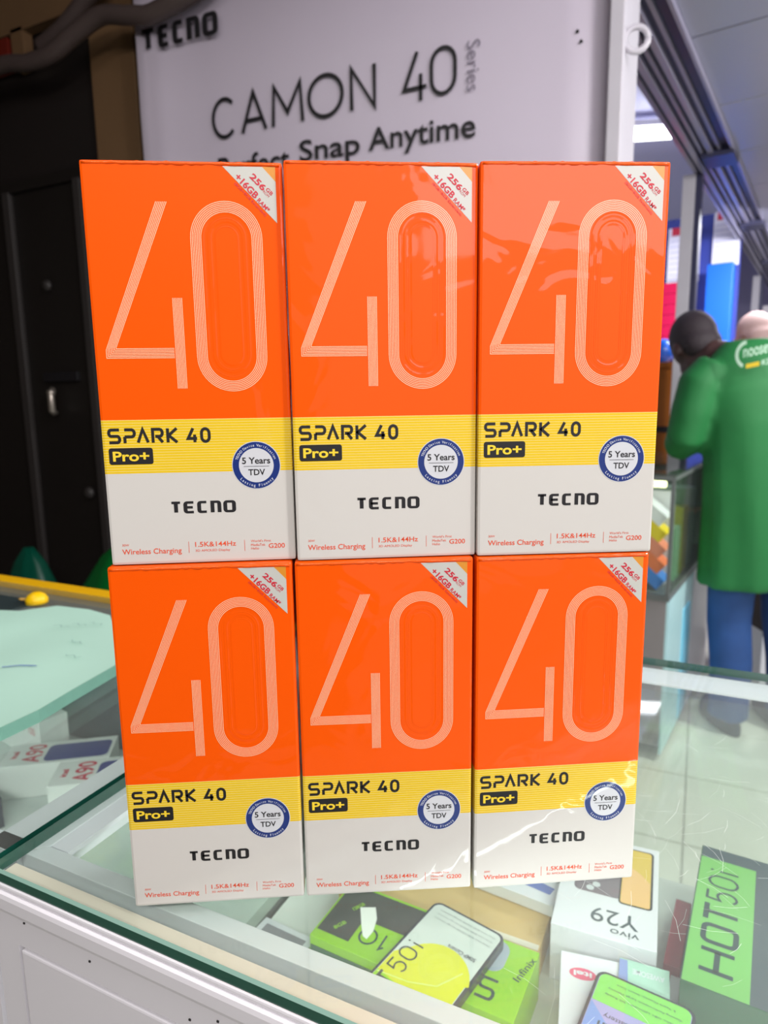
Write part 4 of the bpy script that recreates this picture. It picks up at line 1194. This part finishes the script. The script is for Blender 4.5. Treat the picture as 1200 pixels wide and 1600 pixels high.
def person(loc, rz, skin, hairc, top, trouser, shoe, label, cap=None, bow=(-0.10, 0.10, -0.05), logo=False, hem=0.56):
    """stands facing local +y, so the camera sees the back"""
    r = empty('person', loc, rz)
    tag(r, label, 'person')
    bx, by_, bz = bow
    hc = Vector((bx * 1.1 - 0.02, by_ + 0.10, 1.475 + bz))     # head centre
    b = MB()
    # trunk
    b.loft([ell((0, 0, 0.80), 0.155, 0.10), ell((0, 0, 0.92), 0.165, 0.11), ell((0, 0.0, 1.08), 0.145, 0.10), ell((0, 0.02, 1.25), 0.165, 0.105), ell((-0.01, 0.03, 1.36), 0.17, 0.09), ell((-0.03, 0.05, 1.41), 0.08, 0.06)])
    b.tube([(-0.02, 0.04, 1.36), (hc.x * 0.6 - 0.02, hc.y * 0.6, 1.40), (hc.x, hc.y - 0.015, hc.z - 0.06)], [0.06, 0.056, 0.055], 16)
    # head bowed away from the camera
    Th = Matrix.Translation(hc) @ Matrix.Rotation(math.radians(5), 4, 'Z') @ Matrix.Rotation(math.radians(-32), 4, 'X')
    b.ball((0, 0, 0.02), (0.077, 0.095, 0.105), 24, 16, 0, Th)
    b.ball((0, 0.035, -0.065), (0.052, 0.058, 0.06), 18, 12, 0, Th)
    b.ball((0, 0.100, -0.015), (0.012, 0.016, 0.02), 10, 8, 0, Th)
    b.ball((0, 0.085, -0.062), (0.022, 0.01, 0.008), 10, 8, 0, Th)
    for s in (-1, 1):
        b.ball((s * 0.079, -0.005, -0.015), (0.012, 0.02, 0.03), 10, 8, 0, Th)
        # arm: shoulder, elbow, wrist, palm
        sh = Vector((s * 0.185, 0.02, 1.33)); el = Vector((s * 0.235, 0.04, 1.10)); wr = Vector((s * 0.16, 0.27, 1.12))
        b.tube([sh, sh.lerp(el, 0.5), el, el.lerp(wr, 0.35), wr], [0.055, 0.048, 0.040, 0.040, 0.028], 14)
        dirn = (wr - el).normalized()
        pc = wr + dirn * 0.05
        b.tube([wr, wr + dirn * 0.03, wr + dirn * 0.09], [(0.028, 0.02), (0.042, 0.017), (0.040, 0.014)], 14)
        side = Vector((-dirn.y, dirn.x, 0)) * s
        for q, ln in enumerate((0.062, 0.075, 0.070, 0.055)):
            st = wr + dirn * 0.085 + side * (0.030 - 0.020 * q)
            b.tube([st, st + dirn * ln * 0.5 + Vector((0, 0, -0.006)), st + dirn * ln * 0.8 + Vector((0, 0, -0.022)), st + dirn * ln * 0.9 + Vector((0, 0, -0.04))], [0.0095, 0.009, 0.0085, 0.007], 8)
        st = wr + dirn * 0.03 + side * 0.036
        b.tube([st, st + side * 0.022 + dirn * 0.03, st + side * 0.026 + dirn * 0.06 + Vector((0, 0, -0.012))], [0.0115, 0.0105, 0.008], 8)
        # leg
        lx = s * 0.085
        b.tube([(lx, 0, 0.86), (lx * 1.1, -0.005, 0.64), (lx * 1.1, 0.0, 0.46), (lx * 1.15, -0.02, 0.30), (lx * 1.2, -0.01, 0.09), (lx * 1.2, 0.0, 0.05)], [0.085, 0.075, 0.052, 0.050, 0.036, 0.04], 16)
        b.tube([(lx * 1.2, -0.03, 0.045), (lx * 1.25, 0.06, 0.04), (lx * 1.3, 0.15, 0.03)], [(0.035, 0.035), (0.038, 0.03), (0.035, 0.022)], 12)
    body = b.build('body', skin, r, smooth=True)
    remesh(body, 0.0075, 2)
    # hair or cap
    hm = MB()
    hm.ball((0, -0.010, 0.034), (0.083, 0.098, 0.102), 24, 16, 0, Th)
    hm.ball((0, -0.045, -0.02), (0.074, 0.060, 0.06), 20, 12, 0, Th)
    if cap:
        hm.ball((0, 0.085, 0.045), (0.07, 0.07, 0.012), 18, 8, 0, Th)
    ho = hm.build('cap' if cap else 'hair', cap or hairc, r, smooth=True)
    remesh(ho, 0.010, 3)
    # long loose top
    t = MB()
    t.loft([ell((0.01, 0.0, hem + 0.02), 0.215, 0.155, (0.02, 0.02), 40, 0.045, 0.4), ell((0.01, 0.0, hem + 0.03), 0.217, 0.157, (0.02, 0), 40, 0.04, 0.4),
            ell((0.008, 0.0, 0.80), 0.20, 0.148, (0, 0), 40, 0.032, 0.9), ell((0, 0.0, 1.0), 0.188, 0.138, (0, 0), 40, 0.02, 1.4), ell((0, 0.005, 1.16), 0.19, 0.135, (0, 0), 40, 0.012, 2),
            ell((0, 0.02, 1.28), 0.20, 0.128, (0, 0), 40), ell((-0.005, 0.03, 1.36), 0.180, 0.110, (0.02, 0), 40), ell((-0.015, 0.04, 1.415), 0.115, 0.085, (0.02, 0), 40), ell((-0.025, 0.05, 1.44), 0.072, 0.065, (0, 0), 40)])
    for s in (-1, 1):
        t.tube([(s * 0.15, 0.02, 1.36), (s * 0.20, 0.02, 1.30), (s * 0.232, 0.02, 1.20), (s * 0.25, 0.03, 1.115), (s * 0.245, 0.07, 1.09), (s * 0.20, 0.18, 1.11), (s * 0.175, 0.23, 1.12)], [0.062, 0.075, 0.070, 0.064, 0.060, 0.052, 0.046], 18)
    to = t.build('shirt', top, r, smooth=True)
    remesh(to, 0.012, 4)
    # trousers
    j = MB()
    for s in (-1, 1):
        lx = s * 0.09
        j.tube([(lx * 0.85, 0, 0.90), (lx * 0.95, 0, 0.72), (lx * 1.08, -0.005, 0.56), (lx * 1.12, 0.004, 0.44), (lx * 1.16, -0.02, 0.28), (lx * 1.2, -0.015, 0.12), (lx * 1.22, -0.01, 0.07)], [0.085, 0.085, 0.080, 0.075, 0.072, 0.068, 0.072], 20)
    jo = j.build('trousers', trouser, r, smooth=True)
    remesh(jo, 0.011, 3)
    for s in (-1, 1):
        lx = s * 0.105
        MB().loft([[(lx + x * 0.046 * f, 0.06 + y * 0.135 * f, z) for x, y in [(math.cos(2 * PI * k / 20), math.sin(2 * PI * k / 20)) for k in range(20)]] for f, z in ((0.96, 0.0), (1.0, 0.015), (0.98, 0.04), (0.75, 0.075), (0.5, 0.09))]).build('shoe', shoe, r, smooth=True)
    return r, to


M_skin = pm('deep_brown_skin', (70, 46, 44), 0.55)
M_hair = pm('black_hair', (44, 34, 40), 0.7, bump=0.3, bscale=200)
M_gshirt = pm('green_cloth', (18, 106, 50), 0.7, var=0.15, vscale=6, bump=0.25, bscale=9)
M_jean = pm('blue_denim', (28, 66, 122), 0.75, var=0.25, vscale=14)
M_shoe = pm('dark_shoe', (40, 42, 60), 0.5)
PX, PY = 0.262, 2.88
person_rz = YAW + math.radians(0)
pr, shirt = person((PX, PY, 0), person_rz, M_skin, M_hair, M_gshirt, M_jean, M_shoe, 'person in a long green top and blue jeans seen from behind, head bowed', bow=(-0.095, 0.13, -0.035), hem=0.56)
pr.scale = (1.06, 1.06, 1.06)
pr.rotation_euler = (0, -0.06, person_rz)
# printed mark on the back of the top: curved swoosh, pale words, yellow block
lg = MB()
def on_back(x, z, off=0.016):
    q = min(0.98, abs(x) / 0.20)
    return (x, 0.004 - 0.134 * math.sqrt(1 - q * q) - off, z)
def back_flat(vs2, fs2, mi):
    lg.add([on_back(x, z) for x, z in vs2], fs2, mi)
def back_text(txt, x0, x1, z0, z1, mi, sl, bold=0.01):
    vs2, fs2 = glyphs(txt, bold)
    ax = min(v[0] for v in vs2); bx2 = max(v[0] for v in vs2); ay = min(v[1] for v in vs2); by2 = max(v[1] for v in vs2)
    out = []
    for a, b in vs2:
        x = x0 + (a - ax) / (bx2 - ax) * (x1 - x0); z = z0 + (b - ay) / (by2 - ay) * (z1 - z0) + sl * (x - x0)
        out.append((x, z))
    back_flat(out, fs2, mi)
back_text('noosewenn', -0.125, 0.0, 1.375, 1.402, 0, 0.16)
back_text('KENYA', -0.075, 0.0, 1.346, 1.364, 0, 0.16)
sw = MB()
pts = arc(-0.115, 1.385, 0.030, 0.045, 95, 245, 12)
for i in range(len(pts) - 1):
    a, b = pts[i], pts[i + 1]
    c = lambda p, k: (-0.115 + (p[0] + 0.115) * k, 1.385 + (p[1] - 1.385) * k)
    back_flat([a, b, c(b, 0.75), c(a, 0.75)], [(0, 1, 2, 3)], 0)
back_flat([(-0.118, 1.340), (-0.082, 1.346), (-0.082, 1.360), (-0.118, 1.354)], [(0, 1, 2, 3)], 1)
lgo = lg.build('printed_logo', [pm('pale_print', (176, 204, 184), 0.6), pm('amber_print', (200, 170, 10), 0.6)], shirt, fix=False)

M_skin2 = pm('brown_skin', (120, 84, 76), 0.55)
M_beigecap = pm('beige_cap_cloth', (192, 160, 156), 0.7)
M_dktop = pm('black_cloth', (34, 34, 44), 0.7)
person((0.36, 3.75, 0), YAW, M_skin2, M_hair, M_dktop, M_dktop, M_shoe, 'person with a pale cap and black top behind the green-clad person', cap=M_beigecap, bow=(-0.06, 0.05, 0.12), hem=0.75)

# bag standing behind the jeans
bg_ = empty('carrier_bag', (PX + 0.10, PY + 0.42, 0), YAW)
tag(bg_, 'black and white carrier bag standing beyond the blue jeans', 'bag')
MB().prism([(-0.10, -0.05), (0.10, -0.05), (0.10, 0.05), (-0.10, 0.05)], 0, 0.62).build('bag_body', M_white, bg_, bevel=0.01)
MB().box(-0.101, 0.101, -0.052, 0.052, 0.30, 0.50).build('bag_band', M_black, bg_)
MB().tube(smooth_path([(-0.05, 0, 0.62), (-0.045, 0, 0.70), (0, 0, 0.73), (0.045, 0, 0.70), (0.05, 0, 0.62)], 4), 0.006, 8).build('bag_handle', M_white, bg_, smooth=True)
